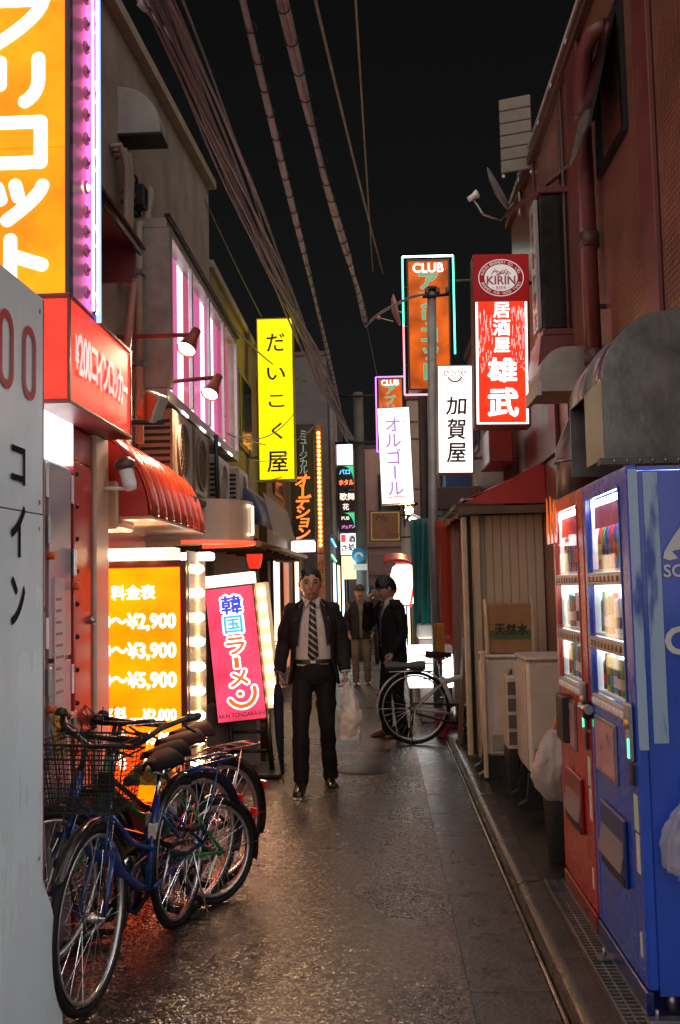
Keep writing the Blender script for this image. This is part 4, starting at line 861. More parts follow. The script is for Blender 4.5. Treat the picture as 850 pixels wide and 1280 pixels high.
for k in range(5): MB().box(-1.635, -1.6, 9.6+k*.72, 9.66+k*.72, 0, 1.9).build('post', WOOD, b)
for k in range(4):
    p = MB().box(-1.63, -1.61, 9.68+k*.72, 10.3+k*.72, .1, 1.75).build('door', E('bar_door_glow', (1, .55, .25), .16 if k != 1 else .16), b)
    for j in range(4): MB().box(-1.609, -1.6, 9.68+k*.72, 10.3+k*.72, .35+j*.36, .375+j*.36).build('rail', WOOD, p)
d = thing('red_paper_lantern', 'small red paper lantern hanging under the wooden eave on the left', 'lantern', (-1.4, 11, 1.77))
m = MB(); pr = [(.03, 1.775)]
for k in range(15): pr.append((.055+.033*math.sin(math.pi*(k+.5)/15)+(.004 if k % 2 else 0), 1.785+k*.0205))
m.lathe(pr+[(.03, 2.095)], 18, (-1.395, 11, 0)).build('paper', E('lantern_red', (1, .045, .02), .75), d)
for z in (1.755, 2.09): MB().lathe([(0, 0), (.045, 0), (.045, .022), (0, .022)], 14, (-1.395, 11, z)).build('ring_cap', BLACK, d)
MB().cyl((-1.395, 11, 2.1), (-1.395, 11, 2.2), .004, n=5).build('cord', BLACK, d)
# green plants by the left bar
LEAF = M('leaf_green', (.06, .10, .025), .45, var=.4, vs=30)
def shrub(x, y, h, label, n=90):
    d = thing('potted_shrub', label, 'plant', (x, y, 0))
    MB().lathe([(0, 0), (.10, 0), (.13, .22), (.14, .24), (.12, .24), (0, .2)], 14, (x, y, 0)).build('pot', M('terracotta', (.25, .1, .06), .6), d)
    m = MB()
    for k in range(5): m.tube([(x, y, .2), (x+random.uniform(-.05, .05), y+random.uniform(-.05, .05), h*.5), (x+random.uniform(-.14, .14), y+random.uniform(-.14, .14), h*.95)], [.012, .009, .004], 6)
    m.build('stem', WOOD, d)
    lv = MB()
    for k in range(n):
        t = random.random(); a = random.random()*6.28; r = .06+.17*math.sin(math.pi*min(1, t+.15))*random.random()**.5
        p = Vector((x+r*math.cos(a), y+r*math.sin(a), .3+t*(h-.3))); q = Euler((random.uniform(-.9, .9), random.uniform(-.9, .9), a)).to_matrix(); L_ = random.uniform(.05, .085)
        lv.add([p+q @ Vector(v) for v in ((0, 0, 0), (L_*.5, L_*.22, .008), (L_, 0, -.006), (L_*.5, -L_*.22, .008))], [[0, 1, 2, 3]], True)
    lv.build('leaves', LEAF, d, kind='stuff')
shrub(-1.22, 9.7, 1.6, 'tall leafy potted shrub behind the noodle sign', 160)
shrub(-1.3, 10.4, 1.1, 'shorter potted shrub beside the left bar front', 110)

# ================================================================== RIGHT SIDE FITTINGS
# galvanised duct elbow over the machines
d = thing('galvanised_duct', 'big galvanised duct elbow coming out of the wall above the vending machines', 'duct', (1.3, 4.6, 2.05))
GALVD = M('galv_dark', (.17, .17, .17), .3, .8, var=.4, vs=5, bump=.3, bs=25)  # front plate toned darker in colour to hold down the fill it reflects
prof = [(1.62, 2.09), (1.0, 2.09)]+arc(1.30, 2.44, .30, 180, 90, 10)+[(1.62, 2.74)]
MB().prism(prof, 'y', 4.36, 4.375).build('side_plate', GALVD, d)
MB().prism(prof, 'y', 5.12, 5.135).build('side_plate', GALV, d)
P = arc(1.30, 2.44, .295, 180, 90, 12)+[(1.62, 2.735)]
for a0, a1 in ((4.376, 4.74), (4.77, 5.119)):
    MB().add([(p[0]+ (.012*math.sin(3.14*j/1)), (a0, a1)[j], p[1]) for p in P for j in (0, 1)], [[2*i, 2*i+1, 2*i+3, 2*i+2] for i in range(len(P)-1)], True).build('curved_sheet', GALV, d, solid=.004)
MB().prism([(.992+(p[0]-1.0), p[1]) for p in arc(1.30, 2.44, .303, 180, 90, 12)]+[(p[0]+.01, p[1]-.02) for p in arc(1.30, 2.44, .30, 90, 180, 12)], 'y', 4.742, 4.768).build('seam_flange', GALV, d)
MB().box(.995, 1.01, 4.376, 4.74, 2.092, 2.44).build('left_plate', GALV, d)
m = MB(); m.box(.965, 1.6, 4.335, 4.38, 2.055, 2.088, .004); m.build('bottom_flange', M('flange_dark', (.12, .12, .12), .5, .7), d)
for k in range(9): MB().sphere((1.03+k*.055, 4.332, 2.072), .007, 6, 4).build('bolt', STEEL, d)
for s_ in (-1, 1): MB().tube([(1.0, 4.40+.0, 2.42), (1.004, 4.72, 2.12)] if s_ > 0 else [(1.0, 4.40, 2.12), (1.004, 4.72, 2.42)], .004, 4).build('crease', GALV, d)
d = thing('round_duct', 'dark round duct dropping behind the galvanised elbow', 'duct', (1.15, 5.3, 2.0))
MB().tube([(1.42, 5.36, 2.42), (1.24, 5.36, 2.42), (1.14, 5.36, 2.36), (1.09, 5.36, 2.25), (1.09, 5.36, 1.98)], .13, 18).build('duct', M('duct_dark', (.15, .14, .13), .4, .8, var=.3), d)
MB().torus((1.09, 5.36, 2.2), 'z', .134, .012, 22, 6).build('collar', GALV, d)
# small hood
d = thing('wall_hood', 'grey sheet metal hood with rounded top on the tiled wall under the izakaya sign', 'vent', (1.2, 6.2, 2.72))
MB().prism([(1.40, 2.74), (1.02, 2.74)]+arc(1.20, 2.84, .18, 180, 90, 8)+[(1.40, 3.02)], 'y', 6.15, 6.6).build('hood', M('hood_grey2', (.32, .29, .26), .4, .6), d)
MB().box(1.0, 1.03, 6.14, 6.61, 2.715, 2.80).build('lip', STEEL, d)
# red canvas awning over the shed
REDC = M('red_canvas', (.42, .03, .025), .55, var=.25, vs=5, bump=.4, bs=130)
d = thing('red_canvas_awning', 'slack red canvas awning above the wooden shed', 'awning', (1.0, 9.2, 2.2))
MB().grid(lambda u, v: (1.39-.69*v, 8.34+u*3.1, 2.56-.30*v-.02*math.sin(v*3.14)*math.cos(u*14)), 24, 8).build('canvas', REDC, d, solid=.006)
MB().grid(lambda u, v: (.70-.004*math.sin(u*60), 8.34+u*3.1, 2.26-.10*v*(1+.15*math.sin(u*40))), 40, 3).build('valance', REDC, d, solid=.005)
MB().prism([(.69, 2.22), (1.395, 2.22), (1.395, 2.57)], 'y', 8.325, 8.335).build('end_flap', REDC, d)
MB().tube([(.705, 8.34, 2.265), (.705, 11.4, 2.265)], .014, 8).build('front_bar', STEEL, d)
for y in (8.35, 11.35): MB().cyl((1.38, y, 2.3), (.71, y, 2.262), .012, n=6).build('stay', STEEL, d)
MB().box(1.02, 1.24, 9.05, 9.85, 2.66, 2.98, .01).build('maroon_fascia_box', MAROON, label='maroon box fascia between the red awning and the izakaya sign', cat='fascia')
# shed
d = thing('plank_shed', 'narrow cream plank shed with its door standing ajar', 'shed', (1.1, 9, .1))
MB().box(.83, 1.395, 8.56, 9.6, .12, 2.15).build('core', M('shed_core', (.12, .09, .06), .7), d)
SHM = M('shed_plank', (.52, .43, .31), .5, var=.2, vs=3, streak=.2, bump=.25)
for k in range(8): MB().box(.826+k*.0715, .826+k*.0715+.069, 8.528, 8.555, .12, 2.14, .005).build('plank', SHM, d)
for k in range(12): MB().box(.80, .826, 8.58+k*.085, 8.58+k*.085+.082, .12, 2.14, .005).build('plank', SHM, d)
MB().box(.785, .850, 8.44, 8.52, .11, 2.14, .008).build('door_post', CREAM, d)
dr = MB().box(.695, .74, 8.40, 8.50, .13, 2.12, .008).build('door', CREAM, d)
MB().box(.741, .746, 8.41, 8.44, 1.75, 1.95).build('hinge', DARKM, dr); MB().box(.741, .746, 8.41, 8.44, .4, .55).build('hinge', DARKM, dr)
MB().box(.685, .695, 8.41, 8.44, 1.02, 1.10).build('latch', STEEL, dr)
MB().box(.745, .782, 8.52, 8.55, .13, 2.13).build('door_gap_shade', M('gap_shade', (.02, .018, .015), .6), d)  # dark strip put in for the shade in the gap beside the door
T = Matrix.Translation((1.05, 8.95, 2.185)) @ Matrix.Rotation(R_(4), 4, 'Y')
for k in range(6): MB(T).box(-.41, .36, -.66+k*.235, -.43+k*.235, -.02+.004*(k % 2), .02+.004*(k % 2)).build('roof_board', DKWOOD, d)
MB().box(.66, 1.39, 8.27, 8.288, 2.135, 2.20).build('fascia', WOOD, d)
# cabinet row with feet
def cabinet(name, label, x0, x1, y0, y1, z0, z1, mat, doors=1):
    d = thing(name, label, 'cabinet', ((x0+x1)/2, (y0+y1)/2, .1))
    MB().box(x0, x1, y0, y1, z0, z1-.03, .02).build('body', mat, d); MB().box(x0-.008, x1+.008, y0-.008, y1+.008, z1-.028, z1, .01).build('top', mat, d)
    MB().box(x0-.012, x0-.001, y0+.03, y1-.03, z0+.05, z1-.07, .004).build('side_panel', mat, d)
    MB().box(x0+.03, x1-.03, y0-.008, y0-.001, z0+.04, z0+.16, .003).build('grille', M('beige_dark', (.3, .26, .21), .5), d)
    for yy in (y0+.06, y1-.08):
        MB().prism([(x0-.07, .101), (x0-.07, .13), (x0-.02, .16), (x0, z0-.002), (x0+.09, z0-.002), (x0+.09, .101)], 'y', yy-.03, yy+.03).build('foot', BLACK, d)
        MB().prism([(x1-.10, .101), (x1-.10, z0-.002), (x1, z0-.002), (x1+.05, .13), (x1+.05, .101)], 'y', yy-.03, yy+.03).build('foot', BLACK, d)
    return d
cabinet('beige_cabinet', 'dented beige metal cabinet carrying the water carton by the shed', .775, 1.12, 7.55, 8.05, .27, 1.02, BEIGE)
cabinet('beige_cabinet', 'beige metal cabinet on black feet nearest the red vending machine', .925, 1.30, 6.5, 7.0, .33, 1.075, BEIGE)
d = thing('slotted_rack', 'narrow white slotted plastic rack between the two beige cabinets', 'rack', (.9, 7.15, .1))
MB().box(.862, .93, 7.06, 7.34, .40, .90, .006).build('body', M('rack_white', (.5, .45, .38), .4), d)
for k in range(4): MB().box(.868, .925, 7.052, 7.058, .43+k*.115, .52+k*.115).build('slot', M('slot_dark', (.09, .075, .06), .6), d)
MB().tube([(.90, 7.2, .90), (.90, 7.2, .93), (.92, 7.25, .93), (.92, 7.25, .90)], .01, 6).build('handle', STEEL, d)
MB().box(.865, .93, 7.05, 7.35, .101, .398).build('base', BLACK, d)
MB().box(.735, .765, 7.5, 7.56, .12, 1.05, .005).build('leaning_board', CREAM, label='pale board leaning on the cabinet beside the shed door', cat='board')
MB(Matrix.Translation((.70, 9.35, .10)) @ Matrix.Rotation(R_(4), 4, 'Y')).box(-.012, .012, -.12, .18, 0, 1.12, .003).build('leaning_pallet', WOOD, label='dark wooden panel leaning behind the white bicycle saddle', cat='panel')
CARD = M('cardboard', (.30, .17, .075), .7, var=.2, vs=8, streak=.2)
d = thing('water_carton', 'brown cardboard carton with kanji and a green stripe on the beige cabinet', 'carton', (.97, 7.8, 1.02))
MB().box(.815, 1.135, 7.62, 7.92, 1.022, 1.40, .006).build('carton', CARD, d)
MB().box(.822, 1.128, 7.6165, 7.6185, 1.13, 1.20).build('stripe', M('stripe_green', (.06, .12, .03), .6), d)
m = MB()
for i, ch in enumerate('天然水'): gchar(m, ch, (.895+i*.085, 7.6145, 1.205), XF, .075, .085, .03)
m.build('lettering', INK('carton_ink', (.03, .02, .02)), d)
for x in (.79, 1.14): MB().prism([(7.58, 1.022), (7.63, 1.022), (7.66, 1.30), (7.70, 1.43), (7.65, 1.44), (7.60, 1.30)], 'x', x-.008, x+.008).build('side_bracket', CREAM, d)
# trash can with bag
d = thing('trash_can', 'dark tapered trash can with a white plastic bag beside the red machine', 'trash can', (.93, 5.35, .1))
MB().lathe([(0, .105), (.085, .105), (.12, .62), (.125, .63), (.11, .62), (0, .5)], 20, (.93, 5.35, 0)).build('can', M('can_dark', (.06, .06, .055), .5), d)
def f(u, v):
    a = u*2*math.pi; r = (.022+.085*math.sin(math.pi*min(1, v*.92))**.8)*(1+.12*math.sin(a*5+v*6)+.09*math.sin(a*11-v*4)); return crumple((.885+r*math.cos(a)+.012*math.sin(v*7), 5.28+r*math.sin(a), .79-.36*v), .016)
MB().grid(f, 72, 36, wrap=True).build('plastic_bag', sheer('bag_white', (.7, .66, .62), .72, .3), d)
MB().tube([(.885, 5.28, .78), (.90, 5.29, .85), (.92, 5.30, .80)], .008, 6).build('bag_tie', M('tie_orange', (.8, .15, .02), .5), d)
# hanging things behind the shed: teal tarp, vinyl curtains
def hang(name, label, mat, p0, p1, z0, z1, amp, waves, cat='curtain', gather=.0, solid=.004, seed=0):
    p0, p1 = Vector(p0), Vector(p1); nrm = Vector((-(p1-p0).y, (p1-p0).x)).normalized()
    def f(u, v):
        uu = .5+(u-.5)*(1-gather*v); p = p0.lerp(p1, uu); a = amp*(.35+.65*v)*(math.sin(u*waves*6.28+seed)+.5*math.sin(u*waves*14.1+2*v+seed)); z = z1+(z0-z1)*v-.02*math.sin(u*9+seed)*v
        return (p.x+nrm.x*a, p.y+nrm.y*a, z)
    return MB().grid(f, 60, 14).build(name, mat, label=label, cat=cat, solid=solid)
hang('teal_tarp', 'dark teal tarpaulin hanging beyond the red curtain', M('tarp_teal', (.012, .15, .14), .35, var=.3, vs=6, bump=.5, bs=30), (.36, 11.5), (.80, 11.2), 1.02, 2.32, .05, 2.3, 'tarpaulin')
hang('red_vinyl_curtain', 'red and clear vinyl curtain gathered beside the shed door', sheer('vinyl_red', (.62, .09, .05), .82, .25), (.60, 10.9), (.90, 10.3), .80, 2.25, .03, 2.5, gather=.1, seed=1)
hang('clear_vinyl_curtain', 'cloudy clear vinyl sheet hanging next to the shed door', sheer('vinyl_clear', (.55, .40, .33), .6, .2), (.74, 10.4), (.90, 10.15), .15, 2.2, .02, 4, seed=2)
hang('orange_cloth', 'small orange cloth below the red vinyl curtain', M('cloth_orange', (.6, .25, .04), .6), (.56, 10.75), (.66, 10.6), .78, 1.15, .01, 2, 'cloth')
# glowing lantern box under red canopy
d = thing('glowing_shop_lantern', 'blazing white and red shop lantern under a small red canopy', 'lantern', (.30, 13, 1.2))
pr = [(.08, 1.31)]+[(.135+.05*math.sin(math.pi*(k+.5)/14)+(.006 if k % 2 else 0), 1.33+k*.034) for k in range(15)]+[(.08, 1.83)]
MB().lathe(pr, 20, (.30, 13, 0)).build('paper', E('lantern_white', (1, .5, .36), 7), d)
for z in (1.285, 1.83): MB().lathe([(0, 0), (.10, 0), (.10, .03), (0, .03)], 16, (.30, 13, z)).build('ring_cap', E('lantern_rim', (1, .05, .03), .8), d)
MB().grid(lambda u, v: (.05+.55*u, 12.75+.4*v, 1.98-.10*(2*u-.6)**2-.10*(1-v)), 14, 6).build('canopy', M('canopy_red', (.5, .03, .03), .4), d, solid=.02)
MB().cyl((.55, 13.1, 0), (.55, 13.1, 1.9), .025, n=8).build('post', DARKM, d)
MB().prism([(.36, 1.28), (.385, 1.27), (.50, 1.86), (.47, 1.88)], 'y', 12.84, 12.88).build('red_side_board', E('lantern_side', (1, .06, .06), .9), d)
# low white lit sign and things on the ground behind the bicycle
d = thing('low_lit_sign', 'white lit sign box standing low behind the white bicycle', 'sign', (.52, 11.2, 0))
MB().box(.28, .78, 11.15, 11.4, .42, .88, .01).build('light_box', E('lowsign_white', (1, .98, .97), 3.2), d)
m = MB()
for k in range(4): m.box(.36+random.random()*.05, .66+random.random()*.08, 11.144, 11.148, .51+k*.085, .525+k*.085)
m.build('lettering', INK('lowsign_ink', (.25, .22, .22)), d)
for x in (.31, .75): MB().box(x-.015, x+.015, 11.2, 11.35, 0, .419).build('leg', DARKM, d)
MB().box(.40, .80, 11.35, 11.7, .95, 1.12, .02).build('pale_crate', M('crate_pale', (.6, .55, .5), .5), label='pale box on the ledge above the low lit sign', cat='box')
MB().box(.42, .82, 11.42, 11.8, 0, .945, .01).build('counter', M('counter_grey', (.2, .17, .15), .6), label='plain counter block behind the low lit sign', cat='counter')
d = thing('red_crate', 'red plastic crate on the ground behind the bicycle wheel', 'crate', (.66, 10.4, 0))
RC = M('crate_red', (.45, .02, .03), .4)
for a in ((.53, .80, 10.3, 10.32), (.53, .80, 10.56, 10.58)): MB().box(a[0], a[1], a[2], a[3], .0, .26, .004).build('side', RC, d)
for x in (.53, .785): MB().box(x, x+.015, 10.321, 10.559, .0, .26, .004).build('side', RC, d)
MB().box(.546, .784, 10.321, 10.559, .005, .02).build('bottom', RC, d); MB().torus((.61, 10.29, .17), 'y', .02, .006, 10, 5).build('grip', WHITE, d)
# bare bulb and tube
d = thing('bare_bulb', 'bright bare bulb under the white snack sign', 'lamp', (.43, 14.1, 2.55))
MB().sphere((.43, 14.05, 2.62), .055, 12, 9).build('bulb', E('bare_bulb', (1, .68, .32), 120), d); MB().cyl((.43, 14.05, 2.66), (.55, 14.1, 2.72), .02, n=8).build('holder', DARKM, d)
d = thing('slanted_tube_lamp', 'slanted white tube lamp beyond the teal tarpaulin', 'lamp', (.6, 13, 2.3))
MB().cyl((.43, 13.4, 2.45), (.70, 12.6, 2.25), .028, n=10).build('tube', E('tube_cool', (.9, .97, 1.), 7), d); MB().cyl((.45, 13.4, 2.50), (.72, 12.6, 2.30), .03, n=8).build('fitting', WHITE, d)
MB().box(.62, 1.22, 11.6, 13.2, 2.42, 2.7, .02).build('dark_eave', M('eave_brown', (.08, .05, .04), .6), label='dark brown eave over the teal tarpaulin', cat='eave')
# steel pole and dark pole on the right
d = thing('steel_pole', 'slim grey steel pole with a bracket head in front of the club sign', 'pole', (.60, 11, 0))
MB().tube([(.60, 11, 0), (.60, 11, 2.3), (.655, 11, 4.86)], [.055, .055, .05], 14).build('shaft', M('pole_grey', (.30, .29, .28), .5, .3, var=.3), d)
MB().lathe([(0, 0), (.065, 0), (.065, .05), (0, .07)], 12, (.655, 11, 4.85)).build('cap', DARKM, d)
MB().cyl((.55, 10.95, 4.78), (.85, 10.95, 4.80), .018, n=6).build('cross_arm', DARKM, d)
for x in (.6, .72, .83): MB().lathe([(0, 0), (.02, 0), (.028, .02), (.02, .04), (.028, .06), (0, .08)], 10, (x, 10.95, 4.81)).build('insulator', M('insulator', (.12, .06, .04), .3), d)
MB().tube([(.555, 12.5, 0), (.59, 12.5, 3.95)], .06, 10).build('dark_pole', M('pole_dark', (.05, .045, .045), .6), label='dark wooden pole just behind the slim steel pole', cat='pole')
d = thing('red_dish', 'small pinkish dish antenna left of the big club sign', 'satellite dish', (.2, 12.2, 4.7))
T = Matrix.Translation((.23, 12.2, 4.98)) @ Matrix.Rotation(R_(78), 4, 'Y')
MB(T).lathe([(0, 0), (.08, .008), (.16, .035), (.20, .06), (.205, .055), (.16, .026), (0, -.01)], 20).build('dish', M('dish_pink', (.5, .2, .18), .5), d)
MB().tube([(.25, 12.2, 4.98), (.42, 12.2, 4.95)], .012, 6).build('arm', STEEL, d); MB().sphere((.06, 12.2, 4.9), .03, 8, 6).build('feed_horn', M('dish_pink', (.5, .2, .18), .5), d); MB().tube([(.24, 12.2, 4.85), (.07, 12.2, 4.9)], .007, 5).build('feed_arm', STEEL, d)
# ================================================================== VENDING MACHINES
def vending(name, label, y0, y1, col, trim, kind):
    X0, X1, Z0, Z1 = .855, 1.39, .17, 1.95
    d = thing(name, label, 'vending machine', (1.1, (y0+y1)/2, .1), group='drink vending machines')
    DM = M(name+'_dark', tuple(x*.45 for x in col), .3, var=.2, coat=.3)
    Wy0, Wy1, Wz0, Wz1 = y0+.115, y1-.06, 1.07, 1.885           # display window
    # body: back shell, sides, top, bottom so that the display stays open
    body = MB().box(X0+.20, X1, y0+.03, y1-.004, Z0, Z1-.012, .01).build('body', col_m[kind], d)
    MB().box(X0+.041, X0+.198, y0+.012, y0+.03, Z0, Z1-.02).build('side_return', col_m[kind], d)
    MB().box(X0+.0185, X0+.198, y1-.02, y1-.006, Z0, Z1-.02).build('side_return', col_m[kind], d)
    door = MB().box(X0, X0+.04, y0, Wy0, Z0+.02, Z1, .008).build('door', col_m[kind], d)
    MB().box(X0, X0+.018, Wy1, y1, Z0+.02, Z1, .008).build('door', col_m[kind], d)
    MB().box(X0+.001, X0+.018, Wy0+.001, Wy1-.001, Wz1, Z1-.001, .004).build('door', col_m[kind], d)
    MB().box(X0+.001, X0+.018, Wy0+.001, Wy1-.001, Z0+.021, Wz0, .004).build('door', col_m[kind], d)
    MB().box(X0+.01, X0+.19, y0+.012, y1-.01, Z1-.018, Z1-.004).build('top_plate', col_m[kind], d)
    MB().box(X0-.006, X0+.02, y0+.005, y1-.005, .11, .185, .004).build('kick_plate', DM, d)
    for yy in (y0+.06, y1-.08): MB().cyl((X0+.09, yy, .1), (X0+.09, yy, Z0), .018, n=8).build('foot', STEEL, d)
    # display
    disp = MB().box(X0+.105, X0+.112, Wy0, Wy1, Wz0, Wz1).build('display_back', E('display_light', (.82, .92, 1.), 8), d)
    MB().box(X0+.03, X0+.10, Wy0+.01, Wy1-.01, Wz1-.02, Wz1-.005).build('display_lamp', E('display_lamp', (.9, .95, 1.), 45), d)
    for a in ((Wy0+.001, Wy0+.012), (Wy1-.012, Wy1-.001)): MB().box(X0+.019, X0+.105, a[0], a[1], Wz0, Wz1).build('display_liner', WHITE, d)
    fw = .012
    for a in ((Wy0, Wy0+fw, Wz0, Wz1), (Wy1-fw, Wy1, Wz0, Wz1)): MB().box(X0-.004, X0+.012, a[0], a[1], a[2], a[3]).build('window_frame', trim, d)
    MB().box(X0+.004, X0+.008, Wy0+fw, Wy1-fw, Wz0, Wz1).build('window_pane', glass('vm_glass', (1, 1, 1), .03, .05), d)
    cc = [(.55, .03, .03), (.04, .08, .35), (.6, .42, .12), (.8, .8, .78), (.06, .25, .10), (.22, .09, .04), (.02, .02, .025), (.7, .72, .75), (.15, .35, .6)]
    cm = [M('can_%d' % i, q, .3, .1, var=.1, bump=0) for i, q in enumerate(cc)]
    hts = (.30, .235, .20); z = Wz1-.035
    rows = [(1.60, .235), (1.345, .165), (1.115, .165)]
    for r, (zs, hh) in enumerate(rows):
        sh = MB().box(X0+.02, X0+.10, Wy0+.002, Wy1-.002, zs-.012, zs).build('shelf', WHITE, d)
        st = MB().box(X0-.006, X0+.019, Wy0+.004, Wy1-.004, zs-.062, zs-.014, .004).build('button_strip', M('strip_grey', (.35, .33, .3), .35, .3), d)
        n = 9 if r else 8; pw = (Wy1-Wy0-.05)/n
        for k in range(n):
            yc = Wy0+.025+pw*(k+.5); rr = min(.026, pw*.37); h = hh*random.uniform(.86, 1.0); mm = cm[(k*(2+r)+r*3+(k*k) % 5+(0 if kind else 4)) % 9]
            if r == 0: prf = [(0, 0), (rr, 0), (rr, h*.55), (rr*.85, h*.66), (rr*.4, h*.86), (rr*.4, h), (0, h)]
            elif k % 3 == 2: prf = [(0, 0), (rr, .004), (rr, h*.72), (rr*.6, h*.85), (rr*.6, h), (0, h)]
            else: prf = [(0, 0), (rr*.9, 0), (rr, .01), (rr, h*.9), (rr*.82, h*.96), (0, h*.96)]
            cn = MB().lathe(prf, 12, (X0+.055, yc, zs+.001)).build('bottle' if r == 0 else 'can', mm, d)
            MB().lathe([(rr*1.012, h*.18), (rr*1.012, h*.46)], 12, (X0+.055, yc, zs+.001)).build('label_band', cm[(k*5+r+3) % 9], cn)
            MB().box(X0-.014, X0-.006, yc-pw*.33, yc+pw*.33, zs-.05, zs-.026, .003).build('button', M('button_face', (.25, .12, .05), .3) if r < 2 else WHITE, st)
    MB().box(X0+.03, X0+.034, Wy0+.05, Wy1-.02, Wz1-.12, Wz1-.03).build('advert_card', M('advert_'+kind, (.75, .12, .2), .5, var=.5, vs=25, bump=0), d)
    # lower front
    MB().box(X0-.008, X0+.001, y0+.30, y1-.10, .80, 1.02, .003).build('advert_frame', STEEL, d)
    MB().box(X0-.011, X0-.0085, y0+.315, y1-.115, .815, 1.005).build('advert_sheet', M('adv_sheet_'+kind, (.45, .25, .28), .3, var=.6, vs=9, bump=0), d)
    fl = MB().box(X0-.014, X0+.001, y0+.20, y1-.16, .46, .70, .006).build('delivery_frame', DM, d)
    MB(Matrix.Translation((X0-.016, 0, .58)) @ Matrix.Rotation(R_(10), 4, 'Y')).box(-.004, .004, y0+.225, y1-.185, -.07, .10).build('delivery_flap', sheer('flap_plastic', (.5, .42, .42), .7, .15), fl)
    MB().box(X0-.018, X0+.001, y0+.215, y1-.175, .462, .49).build('flap_lip', BLACK, fl)
    cp = MB().box(X0-.018, X0+.001, y0+.035, y0+.105, .93, 1.13, .008).build('coin_panel', STEEL, d)
    MB().lathe([(0, -.026), (.016, -.026), (.016, -.017)], 14, (X0, y0+.07, 1.06), 'x').build('coin_slot', M('brass', (.6, .35, .1), .3, .8), cp)
    MB().box(X0-.022, X0-.018, y0+.045, y0+.06, .945, 1.01).build('indicator', E('indicator_green', (.05, 1, .3), 3.), cp)
    MB().box(X0-.01, X0+.001, y0+.05, y0+.09, .85, .92).build('return_slot', BLACK, d)
    for (a, b_, q0, q1, mm) in ((.03, .085, .70, .82, 'green_sticker'), (.03, .075, .56, .69, 'white_sticker'), (.05, .075, .28, .36, 'white_sticker')):
        MB().box(X0-.0025, X0-.0005, y0+a, y0+b_, q0, q1).build('sticker', M(mm, (.45, .55, .4) if mm[0] == 'g' else (.6, .6, .55), .5, var=.3, vs=80), d)
    return d
col_m = {}
def blue_paint():
    m = M('machine_blue', (.012, .07, .52), .25, var=.18, vs=4, bump=.05, coat=.5)
    return m
col_m['blue'] = blue_paint(); col_m['red'] = M('machine_red', (.38, .015, .018), .28, var=.22, vs=4, bump=.05, coat=.4)
random.seed(11)
vb = vending('blue_vending_machine', 'blue drink vending machine nearest the camera with pale bands on its side', 3.44, 4.19, (.012, .045, .30), M('vm_trim_b', (.02, .05, .25), .3), 'blue')
vr = vending('red_vending_machine', 'red drink vending machine between the blue one and the trash can', 4.205, 4.93, (.38, .015, .018), M('vm_trim_r', (.4, .05, .04), .3), 'red')
# blue side panel with streaky pale blue bands and lettering
def streaky():
    m = bpy.data.materials.new('streaky_blue'); m.use_nodes = True; t = m.node_tree; n = t.nodes; L = t.links.new; p = n['Principled BSDF']
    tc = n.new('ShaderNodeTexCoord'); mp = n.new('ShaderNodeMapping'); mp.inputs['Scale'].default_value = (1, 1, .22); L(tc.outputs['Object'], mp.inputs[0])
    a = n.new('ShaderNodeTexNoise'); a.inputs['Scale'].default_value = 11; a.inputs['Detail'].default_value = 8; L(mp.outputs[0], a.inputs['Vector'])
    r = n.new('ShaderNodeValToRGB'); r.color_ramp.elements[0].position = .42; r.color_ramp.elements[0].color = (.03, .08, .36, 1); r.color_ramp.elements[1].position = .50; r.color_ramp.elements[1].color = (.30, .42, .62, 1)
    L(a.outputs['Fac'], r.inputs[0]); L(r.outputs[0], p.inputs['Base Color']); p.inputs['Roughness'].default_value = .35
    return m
STREAKY = streaky()
MB().box(.859, .891, 3.4365, 3.4395, .98, 1.935).build('pale_strip', STREAKY, vb); MB().box(.912, .962, 3.4475, 3.4515, 1.0, 1.925).build('pale_strip', STREAKY, vb)
m = MB(); SY = 3.4455
pl = [(.970, 1.625), (.975, 1.65), (1.0, 1.69), (1.04, 1.745), (1.05, 1.75), (1.05, 1.70), (1.03, 1.665), (1.028, 1.655), (1.0, 1.65), (1.02, 1.625), (.99, 1.618)]
m.add([(p[0], SY, p[1]) for p in pl], [list(range(len(pl)))])
m.build('logo', M('vm_letter', (.6, .62, .66), .4, bump=0), vb); m = MB(); htext(m, 'SO', (.970, SY, 1.562), XF, .06, .02); m.build('lettering', M('vm_letter', (.6, .62, .66), .4, bump=0), vb); m = MB(); htext(m, 'C', (.966, SY, 1.30), XF, .13, .03); m.build('lettering', M('vm_letter', (.6, .62, .66), .4, bump=0), vb)
# plastic bag and box hung on the blue side
MB().lathe([(0, .08), (.05, .07), (.075, .03), (.08, -.02), (.07, -.04), (0, -.04)], 18, (1.08, 3.40, .86)).build('bag_holder', M('holder_blue', (.02, .05, .2), .2, coat=.5), label='dark blue cap holding a plastic bag on the blue machine side', cat='holder')
def f(u, v):
    a = u*2*math.pi; r = (.055+.075*math.sin(math.pi*(.08+.62*v)))*(1+.09*math.sin(a*7+v*2)+.05*math.sin(a*12))*(1 if v < .9 else .8); return crumple((1.075+r*math.cos(a)*1.25, 3.39+r*math.sin(a)*.7, .815-.25*v), .012)
MB().grid(f, 80, 34, wrap=True).build('hanging_plastic_bag', sheer('bag_clear', (.7, .68, .75), .5, .15), label='clear plastic bag bulging from the side of the blue machine', cat='plastic bag')
